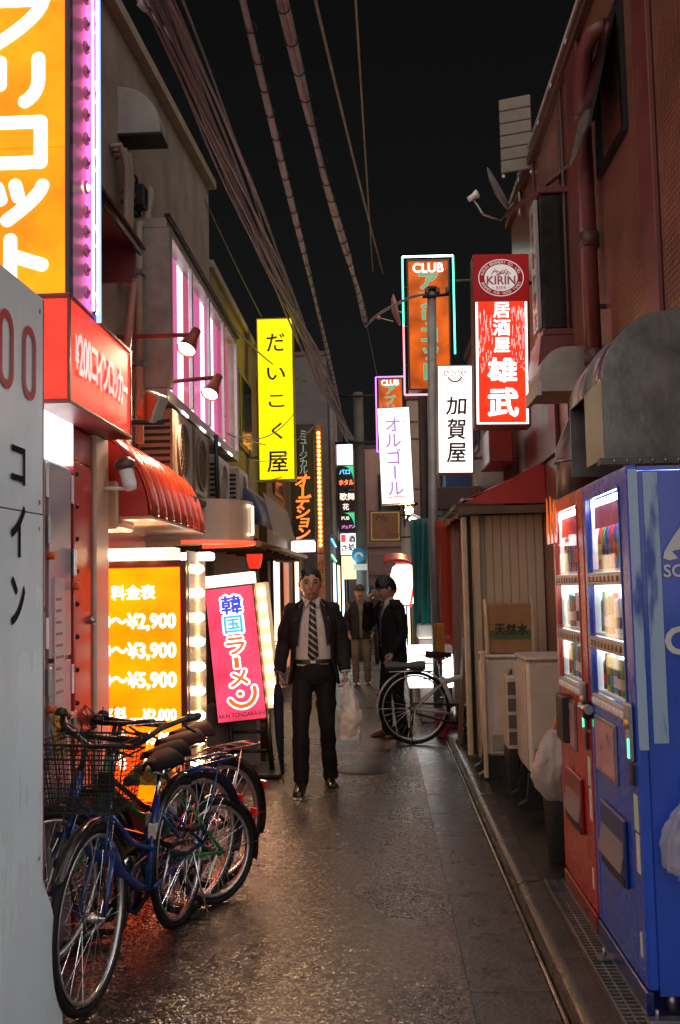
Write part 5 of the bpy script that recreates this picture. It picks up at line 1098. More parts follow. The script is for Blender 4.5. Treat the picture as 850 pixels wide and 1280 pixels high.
# flame shaped card on top of the red machine
d = thing('flame_decoration', 'orange flame shaped plastic decoration on the red machine corner', 'decoration', (.86, 4.9, 1.75))
random.seed(5)
for k in range(6):
    yb = 4.72+k*.05; h = random.uniform(.12, .24); m = MB(); pts = [(yb-.03, 1.74), (yb-.022, 1.74+h*.45), (yb-.006, 1.74+h*.7), (yb+.004, 1.74+h), (yb+.018, 1.74+h*.6), (yb+.03, 1.74+h*.35), (yb+.028, 1.74)]
    m.prism(pts, 'x', .832+.004*(k % 2), .836+.004*(k % 2)); m.build('flame', E('flame_orange', (1, .14, .01), .7, (.8, .15, .03)) if k % 2 else M('flame_red', (.6, .06, .02), .2, coat=.5), d)
d = thing('machine_lock', 'steel padlock hasp joining the two vending machines', 'lock', (.84, 4.2, 1.0))
MB().cyl((.835, 4.13, 1.03), (.835, 4.27, 1.03), .02, n=10).build('bar', STEEL, d); MB().box(.822, .853, 4.18, 4.215, .985, 1.06, .006).build('body', DARKM, d)
MB().box(.815, .853, 4.62, 4.80, .82, 1.03, .006).build('black_box', BLACK, label='black box fixed on the red vending machine front', cat='box')
d = thing('anchor_bolt', 'rusty anchor bolt bracket on the ground by the blue machine', 'bolt', (.80, 3.95, .11))
MB().box(.79, .87, 3.93, 3.98, .113, .121).build('plate', STEEL, d); MB().cyl((.82, 3.955, .121), (.82, 3.955, .15), .008, n=6).build('stud', STEEL, d)
d = thing('anchor_bolt', 'anchor bolt bracket on the ground nearest the camera', 'bolt', (.80, 3.4, .11))
MB().box(.83, .96, 3.38, 3.42, .113, .121).build('plate', STEEL, d); MB().cyl((.87, 3.40, .121), (.87, 3.40, .15), .008, n=6).build('stud', STEEL, d)

# ================================================================== OVERHEAD CABLES
WIRE = M('wire_dark', (.24, .20, .20), .45, var=.3); WIRE2 = M('wire_pale', (.34, .26, .17), .45, var=.3); WIREP = M('wire_grey', (.28, .24, .23), .4, var=.3)
def sag(a, b, s, n=18): 
    a, b = Vector(a), Vector(b); return [a.lerp(b, i/n)-Vector((0, 0, s*4*(i/n)*(1-i/n))) for i in range(n+1)]
def bundle(label, a, b, s, strands, spread, r, mat, wrap=True):
    d = thing('overhead_cable', label, 'cable', (a[0], a[1], a[2]), group='cables strung over the alley'); base = sag(a, b, s, 26)
    for k in range(strands):
        ph = random.random()*6.28; am = spread*random.uniform(.2, 1); fq = random.uniform(.6, 1.6)
        MB().tube([p+Vector((am*math.cos(ph+i*fq*.25), 0, am*.8*math.sin(ph+i*fq*.25))) for i, p in enumerate(base)], r*random.uniform(.6, 1.25), 6).build('strand', mat, d)
    if wrap:
        L_ = (Vector(b)-Vector(a)).length; n = int(L_/.33); m = MB()
        for i in range(n):
            t = (i+.5)/n*26; k = min(25, int(t)); p = base[k].lerp(base[k+1], t-k); m.torus(p, 'y', spread*.72+r*1.1, .0045, 10, 4)
        m.build('binding_rings', DARKM, d, kind='stuff')
    return d
random.seed(21)
bundle('thick tangled bundle of cables along the left rooftops', (-1.10, 3.0, 4.55), (-.55, 20.8, 4.65), .05, 16, .12, .0095, WIRE, False)
bundle('single spiral bound cable left of the alley centre', (-.68, 3.0, 4.85), (-.62, 17.2, 4.72), .08, 2, .022, .016, WIREP)
bundle('heavy double cable crossing to the bracket of the slim steel pole', (-.62, 3.5, 5.15), (-.10, 12.4, 4.88), .12, 4, .030, .017, WIREP)
bundle('pale thin cable above the centre of the alley', (-.50, 3.6, 5.3), (.15, 14.5, 6.2), .1, 1, .0, .011, WIRE2, False)
bundle('pale thin cable near the right side of the sky', (-.10, 4, 5.6), (.0, 15, 6.4), .1, 1, .0, .011, WIRE2, False)
bundle('short pale wire beside the heavy double cable', (-.60, 3.6, 5.2), (-.42, 8, 5.1), .02, 1, .0, .009, WIRE2, False)
bundle('dark thin wire dropping to the white snack sign', (-.10, 12.4, 4.9), (.1, 14, 4.1), .0, 1, .0, .007, WIRE, False)
bundle('bracket cable sagging from the heavy double cable to the slim pole', (-.12, 12.4, 4.85), (.62, 11, 4.83), -.08, 2, .012, .013, WIREP, False)
for i, (a, b, s) in enumerate((((-1.6, 9.4, 4.4), (-1.0, 14, 4.5), .15), ((-1.6, 9.2, 5.3), (-.8, 20, 4.7), .3), ((-1.55, 10, 3.2), (-1.0, 16, 4.2), .25), ((-1.5, 8.6, 3.05), (-1.0, 12, 3.7), .25), ((-1.4, 9.7, 2.9), (-1.05, 12.3, 3.3), .12), ((-1.6, 10.3, 2.75), (-1.05, 12.5, 3.05), .1))):
    bundle(('slack wire from the olive building wall', 'long slack wire from the stucco cornice', 'slack wire behind the yellow sign', 'slack wire passing in front of the yellow sign', 'low wire by the far condenser', 'lowest wire under the yellow sign')[i], a, b, s, 1, 0, .008, WIRE, False)
d = thing('cable_bracket', 'white insulator bracket at the top of the left cable bundle', 'bracket', (-1.25, 5.2, 4.8))
MB().cyl((-1.35, 5.6, 5.05), (-1.08, 5.3, 4.62), .014, n=6).build('rod', M('rod_pink', (.3, .15, .2), .4), d); MB().cyl((-1.28, 5.35, 4.85), (-1.16, 5.3, 4.95), .03, n=10).build('insulator', WHITE, d)
# ================================================================== BICYCLES
RIM = M('rim_alloy', (.55, .55, .54), .3, .9, var=.15); CHROME = M('chrome', (.6, .6, .6), .18, 1., var=.1, bump=0); SADDLE = M('saddle_black', (.010, .009, .009), .7, var=.3, spec=.05); SADBR = M('saddle_brown', (.04, .014, .010), .6, var=.3, spec=.08)
def bicycle(label, rear, front, paint, R=.335, basket=True, rack=True, sad=SADDLE, steer=0., lean=0., fender=None, cw=None, group='bicycles parked by the lockers', bar='swept', seat_h=.86, lowframe=True, name='bicycle', stand=True, tk=1., rim=RIM):
    rear = Vector(rear); front = Vector(front); dv = front-rear; wb = dv.length; rz = math.atan2(dv.y, dv.x)
    d = thing(name, label, 'bicycle', (rear.x, rear.y, 0), rot=(lean, 0, rz), group=group)
    fender = fender or paint
    def B(mb, nm, mat, par=d, **k): return mb.build(nm, mat, par, local=True, **k)
    bb = Vector((.41*wb, 0, .28)); ht = Vector((wb-.19, 0, .80)); hb = Vector((wb-.13, 0, .58)); st = Vector((.28*wb, 0, .64)); ax = Vector((wb, 0, R))
    sax = (ht-hb).normalized()
    SM = Matrix.Translation(hb) @ Matrix.Rotation(steer, 4, sax) @ Matrix.Translation(-hb)
    def wheel(cx, T, rearw):
        o = Vector((cx, 0, R)); w_ = B(MB(T).torus(o, 'y', R-.016, .0165, 44, 10), 'wheel', RUBBER)
        m = MB(T); n = 44; prof = [(-.012, R-.036), (-.010, R-.05), (.010, R-.05), (.012, R-.036)]
        vs = []; 
        for i in range(n):
            a = 2*math.pi*i/n
            for (yy, rr) in prof: vs.append((cx+rr*math.cos(a), yy, R+rr*math.sin(a)))
        m.add(vs, [[i*4+j, ((i+1) % n)*4+j, ((i+1) % n)*4+j+1, i*4+j+1] for i in range(n) for j in range(3)], True); B(m, 'rim', rim, w_, solid=.002)
        m = MB(T)
        for i in range(28):
            a = 2*math.pi*i/28; s_ = 1 if i % 2 else -1; a2 = a+(.9 if (i//2) % 2 else -.9)*.55
            m.cyl((cx+.02*math.cos(a2), s_*.028, R+.02*math.sin(a2)), (cx+(R-.05)*math.cos(a), 0, R+(R-.05)*math.sin(a)), .0016, n=4)
        B(m, 'spokes', CHROME, w_, kind='stuff')
        B(MB(T).cyl((cx, -.035, R), (cx, .035, R), .022 if rearw else .018, n=12).cyl((cx, -.06, R), (cx, .06, R), .007, n=8), 'hub', CHROME, w_)
        # mudguard
        a0, a1 = (R_(15), R_(165)) if rearw else (R_(40), R_(175)); a0, a1 = (R_(20), R_(200)) if rearw else (R_(35), R_(150))
        rf = R+.022
        def g(u, v):
            a = a0+(a1-a0)*u; q = (v-.5)*2; rr = rf-.012*q*q; return (cx+rr*math.cos(a), q*.026, R+rr*math.sin(a))
        B(MB(T).grid(g, 24, 6), 'mudguard', fender, solid=.0015)
        e = a1 if rearw else a1-.2
        for s_ in (-1, 1): B(MB(T).cyl((cx, s_*.05, R), (cx+rf*math.cos(e-.35), s_*.02, R+rf*math.sin(e-.35)), .0025, n=5), 'mudguard_stay', CHROME)
    wheel(0, None, True); wheel(wb, SM, False)
    m = MB(); r = .016*tk
    m.tube([bb, st], r, 10)
    if lowframe: m.tube([hb+Vector((.01, 0, .02)), hb.lerp(bb, .35)+Vector((0, 0, -.05)), hb.lerp(bb, .75)+Vector((0, 0, -.03)), bb], .02, 10); m.tube([hb.lerp(ht, .5), hb.lerp(st, .5)+Vector((.02, 0, -.09)), bb.lerp(st, .42)], .013, 8)
    else: m.tube([hb, bb], .018*tk, 10); m.tube([ht.lerp(hb, .3), st-Vector((0, 0, .05))], .016*tk, 10)
    for s_ in (-1, 1):
        m.tube([bb+Vector((-.02, s_*.02, 0)), (0, s_*.055, R)], .009*tk, 8); m.tube([st+Vector((0, s_*.012, -.06)), (0, s_*.055, R)], .008*tk, 8)
    m.tube([hb-(ht-hb)*.12, ht], .021, 12)
    B(m, 'frame', paint)
    B(MB().tube([st-Vector((0, 0, .02)), Vector((.25*wb, 0, seat_h-.05))], .0125, 10), 'seat_post', CHROME)
    def g(u, v):
        x = -.12+.25*u; w_ = .072*(1-u)**.7+.020 if u > .12 else .085*math.sqrt(max(0, u/.12))*.98+.008; a = math.pi*v; return (.25*wb+x, w_*math.cos(a), seat_h-.02+.045*math.sin(a)*(.8+.3*(1-u))+.012*(1-u)*math.sin(a))
    B(MB().grid(g, 16, 12), 'saddle', sad, solid=.012)
    for s_ in (-1, 1): B(MB().tube([(.25*wb-.08, s_*.05, seat_h-.03), (.25*wb, s_*.02, seat_h-.055), (.25*wb+.1, s_*.012, seat_h-.025)], .005, 6), 'saddle_rail', CHROME)
    # fork, stem, bars
    m = MB(SM)
    for s_ in (-1, 1): m.tube([hb+Vector((0, s_*.035, -.03)), hb.lerp(ax, .5)+Vector((-.012, s_*.045, 0)), ax+Vector((0, s_*.05, 0))], .011, 8)
    m.box(hb.x-.02, hb.x+.025, -.045, .045, hb.z-.045, hb.z-.02); B(m, 'fork', paint)
    top = ht+sax*.15; B(MB(SM).tube([ht, top], .0125, 10), 'stem', CHROME if basket else BLACK)
    hbz = top.z
    pts = [(top.x-.20, -.28, hbz+.085), (top.x-.10, -.265, hbz+.09), (top.x+.02, -.20, hbz+.065), (top.x+.03, -.09, hbz-.01), (top.x+.02, 0, hbz-.005), (top.x+.03, .09, hbz-.01), (top.x+.02, .20, hbz+.065), (top.x-.10, .265, hbz+.09), (top.x-.20, .28, hbz+.085)]
    if bar == 'flat': pts = [(top.x, -.28, hbz+.01), (top.x+.01, -.1, hbz), (top.x+.01, .1, hbz), (top.x, .28, hbz+.01)]
    hbm = B(MB(SM).tube(pts, .0115, 10), 'handlebar', BLACK)
    for e in (0, -1):
        p, q = Vector(pts[e]), Vector(pts[1 if e == 0 else -2]); dd = (p-q).normalized()
        B(MB(SM).tube([p-dd*.10, p+dd*.012], .017, 10), 'grip', BLACK, hbm)
        B(MB(SM).tube([q+Vector((.03, 0, -.015)), q.lerp(p, .3)+Vector((.035, 0, -.035)), p+Vector((.03, 0, -.06))], .006, 6), 'brake_lever', BLACK, hbm)
    B(MB(SM).lathe([(0, .032), (.018, .028), (.028, .012), (.03, 0), (0, 0)], 12, Vector(pts[1])+Vector((.02, 0, .012))), 'bell', BLACK, hbm)
    B(MB(SM).tube([Vector(pts[1])+Vector((.03, 0, -.01)), top+Vector((.14, -.10, .08)), top+Vector((.14, -.02, -.1)), hb+Vector((.04, -.02, 0))], .003, 5), 'brake_cable', BLACK)
    B(MB(SM).tube([Vector(pts[-2])+Vector((.03, 0, -.01)), top+Vector((.13, .10, .09)), top+Vector((.10, .02, -.1)), hb+Vector((.03, .02, 0))], .003, 5), 'brake_cable', BLACK)
    if basket:
        bx, bz = ht.x+.04, ht.z-.05; m = MB(SM); WI = M('basket_wire', (.022, .022, .022), .4, .5)
        def bp(u, v):  # loop around, v height
            a, b_ = .13+.03*v, .135+.035*v; t = u*4; k = int(t) % 4; f_ = t-int(t)
            cs = [(-a*.9, -b_), (a, -b_), (a, b_), (-a*.9, b_)]; p, q = cs[k], cs[(k+1) % 4]
            return Vector((bx+.15+p[0]+(q[0]-p[0])*f_, p[1]+(q[1]-p[1])*f_, bz+.25*v))
        for i in range(88): m.cyl(bp(i/88, 0), bp(i/88, 1), .0016, n=4)
        for j in range(15): m.tube([bp(i/4, j/14) for i in range(4)], .0016 if j not in (0, 14, 11) else .004, 4, closed=True)
        for k in range(14): m.cyl((bx+.025+.27*k/13, -.165, bz), (bx+.025+.27*k/13, .165, bz), .0016, n=4)
        B(m, 'basket', WI, kind='stuff')
        B(MB(SM).tube([(ax.x, .055, R), (ax.x+.04, .07, .5), (bx+.2, .09, bz)], .004, 6), 'basket_stay', BLACK); B(MB(SM).tube([(ax.x, -.055, R), (ax.x+.04, -.07, .5), (bx+.2, -.09, bz)], .004, 6), 'basket_stay', BLACK)
        B(MB(SM).box(bx+.0, bx+.02, -.03, .03, bz+.02, bz+.1, .004), 'basket_bracket', BLACK)
    # lamp, crank, chain case, pedals
    B(MB(SM).lathe([(0, 0), (.012, 0), (.03, .05), (.03, .07), (0, .075)], 12, (wb+.04, -.07, R+.22), 'x'), 'lamp', BLACK)
    B(MB().tube([(bb.x+.09, -.045, bb.z+.07), (bb.x+.02, -.045, bb.z+.095), (0, -.045, R+.05), (-.06, -.045, R), (0, -.045, R-.05), (bb.x+.02, -.045, bb.z-.095), (bb.x+.09, -.045, bb.z-.06)], .012, 6, closed=True), 'chain_case', BLACK)
    B(MB().lathe([(0, -.056), (.085, -.056), (.085, -.05), (0, -.05)], 24, (bb.x, 0, bb.z), 'y'), 'chainring', CHROME)
    for s_, a in ((-1, R_(-60)), (1, R_(120))):
        e = bb+Vector((.165*math.cos(a), s_*.075, .165*math.sin(a))); ck = B(MB().tube([bb+Vector((0, s_*.065, 0)), e], .009, 8), 'crank', CHROME if s_ > 0 else BLACK)
        B(MB().box(e.x-.045, e.x+.045, e.y+s_*.055-.04, e.y+s_*.055+.04, e.z-.012, e.z+.012, .004), 'pedal', BLACK, ck)
    if rack:
        m = MB()
        for s_ in (-1, 1): m.tube([(.18*wb, s_*.04, .70), (.05, s_*.06, .715), (-.24, s_*.06, .715), (-.27, s_*.03, .715)], .006, 6); m.tube([(0, s_*.058, R), (-.10, s_*.06, .715)], .0045, 6)
        for k in range(4): m.cyl((-.22+k*.1, -.06, .715), (-.22+k*.1, .06, .715), .004, n=5)
        B(m, 'rear_rack', paint if rack == 'paint' else CHROME)
    a = R_(155); B(MB().box(-(R+.03)*.93-.012, -(R+.03)*.93+.004, -.025, .025, R+.12, R+.165, .003), 'reflector', M('reflector_red', (.7, .02, .02), .15, coat=.5))
    if stand:
        B(MB().tube([(0, .07, R), (-.03, .10, .15), (-.06, .13, .012), (-.06, -.13, .012), (-.03, -.10, .15), (0, -.07, R)], .007, 6), 'kickstand', CHROME)
    B(MB().box(bb.x+(st.x-bb.x)*.62-.02, bb.x+(st.x-bb.x)*.62+.02, -.0175, .0175, bb.z+(st.z-bb.z)*.62-.03, bb.z+(st.z-bb.z)*.62+.035, .002), 'frame_sticker', M('sticker_cream', (.6, .52, .42), .4, var=.4, vs=50))
    return d
BLUEP = M('bike_blue', (.012, .045, .20), .22, .3, var=.15, coat=.5); BLKP = M('bike_black', (.015, .015, .016), .22, .2, coat=.4); SILV = M('bike_silver', (.40, .38, .34), .3, .7); GRNP = M('bike_green', (.01, .22, .05), .3)
bicycle('blue city bicycle with a black wire front basket nearest the camera', (-.972, 4.70), (-1.118, 3.775), BLUEP, .338, True, False, SADDLE, R_(2), 0, BLKP, seat_h=.79)
bicycle('blue bicycle with a blue rear rack behind the basket bicycle', (-.95, 4.90), (-1.42, 4.08), BLUEP, .335, False, 'paint', SADDLE, R_(0), R_(-3), BLUEP, bar='flat', stand=False, seat_h=.80)
bicycle('small wheeled black bicycle with brown saddle farthest right in the row', (-.845, 5.02), (-1.36, 4.42), GRNP, .255, False, False, SADBR, 0, R_(3), BLKP, bar='flat', seat_h=.82, stand=False)
bicycle('black bicycle with chrome rack and red reflector at the back of the row', (-.885, 5.30), (-1.40, 4.55), BLKP, .33, False, True, SADBR, 0, R_(-2), BLKP, bar='flat', stand=False, seat_h=.83)
bicycle('white and silver bicycle parked crosswise on the right by the shed', (.30, 9.9), (1.30, 10.02), M('bike_white', (.55, .52, .47), .3), .355, False, True, SADBR, R_(0), 0, M('fender_white', (.7, .68, .66), .25), group=None, lowframe=False, tk=1.7)
d = thing('rack_bag', 'grey folded bag lying on the rear rack of the white bicycle', 'bag', (.2, 9.9, .72))
MB().grid(lambda u, v: (.02+.40*u, 9.9+.09*math.cos(v*6.283), .765+.04*math.sin(v*6.283)*(1+.2*math.sin(u*9))), 16, 12).build('bag_body', M('bag_grey', (.10, .10, .105), .6), d)
# patterned cover between the parked bicycles
def pat():
    m = bpy.data.materials.new('patterned_cloth'); m.use_nodes = True; t = m.node_tree; n = t.nodes; p = n['Principled BSDF']; p.inputs['Roughness'].default_value = .6
    v = n.new('ShaderNodeTexVoronoi'); v.inputs['Scale'].default_value = 24; tc = n.new('ShaderNodeTexCoord'); t.links.new(tc.outputs['Object'], v.inputs['Vector']); sp = n.new('ShaderNodeSeparateColor'); t.links.new(v.outputs['Color'], sp.inputs[0])
    r = n.new('ShaderNodeValToRGB'); r.color_ramp.interpolation = 'CONSTANT'; e = r.color_ramp.elements; e[0].color = (.6, .12, .02, 1); e[1].position = .4; e[1].color = (.7, .5, .06, 1); q = e.new(.7); q.color = (.15, .3, .06, 1); q = e.new(.85); q.color = (.02, .02, .03, 1)
    t.links.new(sp.outputs[0], r.inputs[0]); t.links.new(r.outputs[0], p.inputs['Base Color']); return m
MB().grid(lambda u, v: crumple((-1.22+.22*u, 4.62+.20*v, .66+.09*max(0, math.sin(3.1416*u)*math.sin(3.1416*v))**.5), .02), 24, 24).build('patterned_cover', pat(), label='small orange and yellow patterned cover among the parked bicycles', cat='cover', solid=.004)
# ================================================================== PEOPLE
SKIN = M('skin', (.52, .30, .205), .45, var=.12, vs=20, bump=.1, bs=200)
HAIR = M('hair_black', (.012, .010, .009), .4, var=.3, vs=40, bump=.6, bs=180)
def cloth(name, col, rough=.75, **k): return M(name, col, rough, var=k.get('var', .25), vs=k.get('vs', 10), bump=.5, bs=160, rvar=.08, spec=.15)
SUIT = cloth('suit_charcoal', (.026, .022, .024)); SUIT2 = cloth('suit_navy', (.016, .015, .018)); SHIRT = cloth('shirt_white', (.62, .58, .55), .7, var=.08); TROU = cloth('trousers_dark', (.016, .014, .017)); SHOE = M('shoe_black', (.012, .011, .011), .18, var=.2); SHOEB = M('shoe_brown', (.10, .035, .018), .25)
def tie_mat():
    m = bpy.data.materials.new('striped_tie'); m.use_nodes = True; t = m.node_tree; n = t.nodes; L = t.links.new; p = n['Principled BSDF']
    tc = n.new('ShaderNodeTexCoord'); wv = n.new('ShaderNodeTexWave'); wv.bands_direction = 'DIAGONAL'; wv.inputs['Scale'].default_value = 9.5; L(tc.outputs['Object'], wv.inputs['Vector'])
    mp = n.new('ShaderNodeMapping'); mp.inputs['Scale'].default_value = (1, 0, 1.25); L(tc.outputs['Object'], mp.inputs[0]); L(mp.outputs[0], wv.inputs['Vector'])
    r = n.new('ShaderNodeValToRGB'); r.color_ramp.interpolation = 'CONSTANT'; r.color_ramp.elements[0].color = (.02, .016, .02, 1); r.color_ramp.elements[1].position = .78; r.color_ramp.elements[1].color = (.5, .47, .45, 1)
    L(wv.outputs['Fac'], r.inputs[0]); L(r.outputs[0], p.inputs['Base Color']); p.inputs['Roughness'].default_value = .5
    return m
TIE = tie_mat()
def nz(p, s=9., k=0.): return noise.noise(Vector(p)*s+Vector((k, k*2, 0)))
def limb(mb, pts, radii, n=14, wr=0., ell=1.):
    """tapered limb with rounded ends and cloth-like wrinkles"""
    P = [Vector(p) for p in pts]; out = []; rr = []
    for i in range(len(P)-1):
        for k in range(6):
            t = k/6; a = P[max(i-1, 0)]; b = P[i]; c_ = P[i+1]; d_ = P[min(i+2, len(P)-1)]
            out.append(.5*((2*b)+(c_-a)*t+(2*a-5*b+4*c_-d_)*t*t+(3*b-a-3*c_+d_)*t**3)); rr.append(radii[i]*(1-t)+radii[i+1]*t)
    out.append(P[-1]); rr.append(radii[-1])
    if wr: rr = [r*(1+wr*nz(p, 14)) for r, p in zip(rr, out)]
    d0 = (out[0]-out[1]).normalized(); d1 = (out[-1]-out[-2]).normalized()
    r0, r1 = rr[0], rr[-1]
    out = [out[0]+d0*r0*.55, out[0]+d0*r0*.4]+out+[out[-1]+d1*r1*.4, out[-1]+d1*r1*.55]; rr = [r0*.35, r0*.75]+rr+[r1*.75, r1*.35]
    mb.tube(out, rr, n, ry=ell)
    if wr:
        for v in mb.v[-len(out)*n:]:
            v += Vector((nz(v, 16, 1), nz(v, 16, 2), nz(v, 12, 3)))*wr*.06
def head_grid(mb, o, k=1., scale=1., nu=40, nv=30):
    def f(u, v):
        th = u*2*math.pi; ph = math.pi*v; x = math.sin(ph)*math.sin(th); y = -math.sin(ph)*math.cos(th); z = math.cos(ph)
        rx, ry, rz_ = .074, .094, .118
        X, Y, Z = x*rx, y*ry, z*rz_
        if z < 0: X *= 1-.32*z*z; Y = Y*(1-.10*z*z)-.012*z*z*(1 if y < 0 else -.5)
        if y > 0: Y *= 1.04; Z += .0
        fr_ = max(0, -y)
        g = lambda cx, cz, sx, sz: math.exp(-((X-cx)/sx)**2-((Z-cz)/sz)**2)*fr_
        Y -= .024*g(0, -.022, .011, .020)+.010*g(0, .002, .008, .02)+.006*(g(-.03, .028, .022, .010)+g(.03, .028, .022, .010))
        Y += .010*(g(-.031, .010, .015, .011)+g(.031, .010, .015, .011))
        Y -= .006*g(0, -.062, .022, .008)+.010*g(0, -.098, .02, .016); Y += .005*g(0, -.078, .02, .006)
        Y -= .004*(g(-.045, -.03, .02, .025)+g(.045, -.03, .02, .025))
        return Vector(o)+Vector((X, Y, Z))*scale
    mb.grid(f, nu, nv, wrap=True)
def hair_cap(mb, o, scale=1., fringe=.03, side=.0, back=-.06, vol=.010, seed=0):
    nu, nv = 44, 22
    def f(u, v):
        th = u*2*math.pi; y_ = -math.cos(th); t = (1-y_)/2            # t=1 back .. careful: y_=-1 front
        t = (1+(-math.cos(th)) )/2                                      # 0 at front, 1 at back
        front = .5+.5*math.cos(th)
        zlim = (.078-fringe+.008*math.sin(th*9+seed))*front**3+.006*math.sin(th*31+seed)+back*(1-front)**1.2+side*math.sin(th)**2*.5*front+.02*math.sin(th)**2
        phm = math.acos(max(-1, min(1, zlim/.118))); ph = phm*v
        x = math.sin(ph)*math.sin(th); y = -math.sin(ph)*math.cos(th); z = math.cos(ph)
        k = 1+vol*9*(1-.25*v)+.05*noise.noise(Vector((x*4+seed, y*4, z*4)))+.03*math.sin(th*23+seed)*v
        k -= .05*max(0, (v-.8)/.2)**2
        return Vector(o)+Vector((x*.077*k, y*.097*k+.004, z*.121*k))*scale
    mb.grid(f, nu, nv, wrap=True)
def hand(mb, w_, dirv, side, palm, curl=.6, s=1.):
    """w_: wrist, dirv: direction of the hand, palm: direction the palm faces; five fingers"""
    w_ = Vector(w_); d_ = Vector(dirv).normalized(); p_ = Vector(palm); p_ = (p_-d_*p_.dot(d_)).normalized(); a_ = d_.cross(p_).normalized()*side
    mb.tube([w_-d_*.02, w_+d_*.02, w_+d_*.05, w_+d_*.09], [.024*s, .030*s, .036*s, .032*s], 12, ry=.6)
    for i, (off, L_) in enumerate(((-.030, .070), (-.010, .080), (.010, .075), (.028, .058))):
        b = w_+d_*.085+a_*off; q = b; pts = [b-d_*.02]; ang = .15
        for k, l in enumerate((.42, .33, .25)):
            ang += curl*(.8 if k else .6); q = q+(d_*math.cos(ang)+p_*math.sin(ang))*L_*l; pts.append(q)
        mb.tube(pts, [.0105*s, .010*s, .009*s, .007*s], 8)
    b = w_+d_*.025-a_*.028; mb.tube([b, b+d_*.03-a_*.022+p_*.012, b+d_*.055-a_*.020+p_*.030, b+d_*.07-a_*.010+p_*.042], [.013*s, .0115*s, .010*s, .008*s], 8)
def remesh(name, mb, mat, parent, vox):
    me = mb.mesh(name); o = bpy.data.objects.new(name, me); COL.objects.link(o)
    md = o.modifiers.new('r', 'REMESH'); md.mode = 'VOXEL'; md.voxel_size = vox; md.use_smooth_shade = True
    sm = o.modifiers.new('s', 'SMOOTH'); sm.factor = .5; sm.iterations = 2
    dg = bpy.context.evaluated_depsgraph_get(); me2 = bpy.data.meshes.new_from_object(o.evaluated_get(dg)); bpy.data.objects.remove(o)
    me2.name = name; me2.polygons.foreach_set('use_smooth', [True]*len(me2.polygons)); me2.materials.clear(); me2.materials.append(mat)
    return part_obj(name, me2, parent)
def torso(mb, secs, a0=0., a1=360., n=40, wr=.0, seed=0.):
    """loft of (z, rx, ry, cx, cy) ellipses; angles measured from the front (-Y), so an opening can be left"""
    S_ = []
    for i in range(len(secs)-1):
        for k in range(5): S_.append([secs[i][j]*(1-k/5)+secs[i+1][j]*(k/5) for j in range(len(secs[0]))])
    S_.append(secs[-1]); rows = len(S_)
    def f(u, v):
        s_ = S_[min(rows-1, int(round(v*(rows-1))))]; lo = s_[5] if len(s_) > 5 else a0; hi = 360-lo if len(s_) > 5 else a1
        a = R_(lo+(hi-lo)*u); e = .85; sx, sy = math.sin(a), -math.cos(a)
        x = s_[1]*math.copysign(abs(sx)**e, sx); y = s_[2]*math.copysign(abs(sy)**e, sy); p = Vector((s_[3]+x, s_[4]+y, s_[0]))
        w_ = 1+wr*(nz(p, 11, seed)+.5*nz(p, 24, seed+3)); return (s_[3]+x*w_, s_[4]+y*w_, s_[0])
    mb.grid(f, n, rows-1)
def shoe(mb, p, yaw, s=1., pitch=0.):
    T = Matrix.Translation(p) @ Matrix.Rotation(yaw, 4, 'Z') @ Matrix.Rotation(pitch, 4, 'X'); m = MB(mb.T @ T if mb.T else T)
    m.grid(lambda u, v: ((.047-.012*max(0, u-.75)*4-.010*max(0, .5-u))*math.cos(v*math.pi)*s, (.09-.29*u)*s, (.005+(.115-.085*u if u > .2 else .10)*math.sin(v*math.pi)*(1-.25*u)*(1 if u < .97 else .3))*s), 16, 12)
    m.box(-.042*s, .042*s, -.18*s, .085*s, 0, .018*s, .006); mb.v += m.v; b = len(mb.v)-len(m.v); mb.f += [[i+b for i in f] for f in m.f]; mb.sm += m.sm
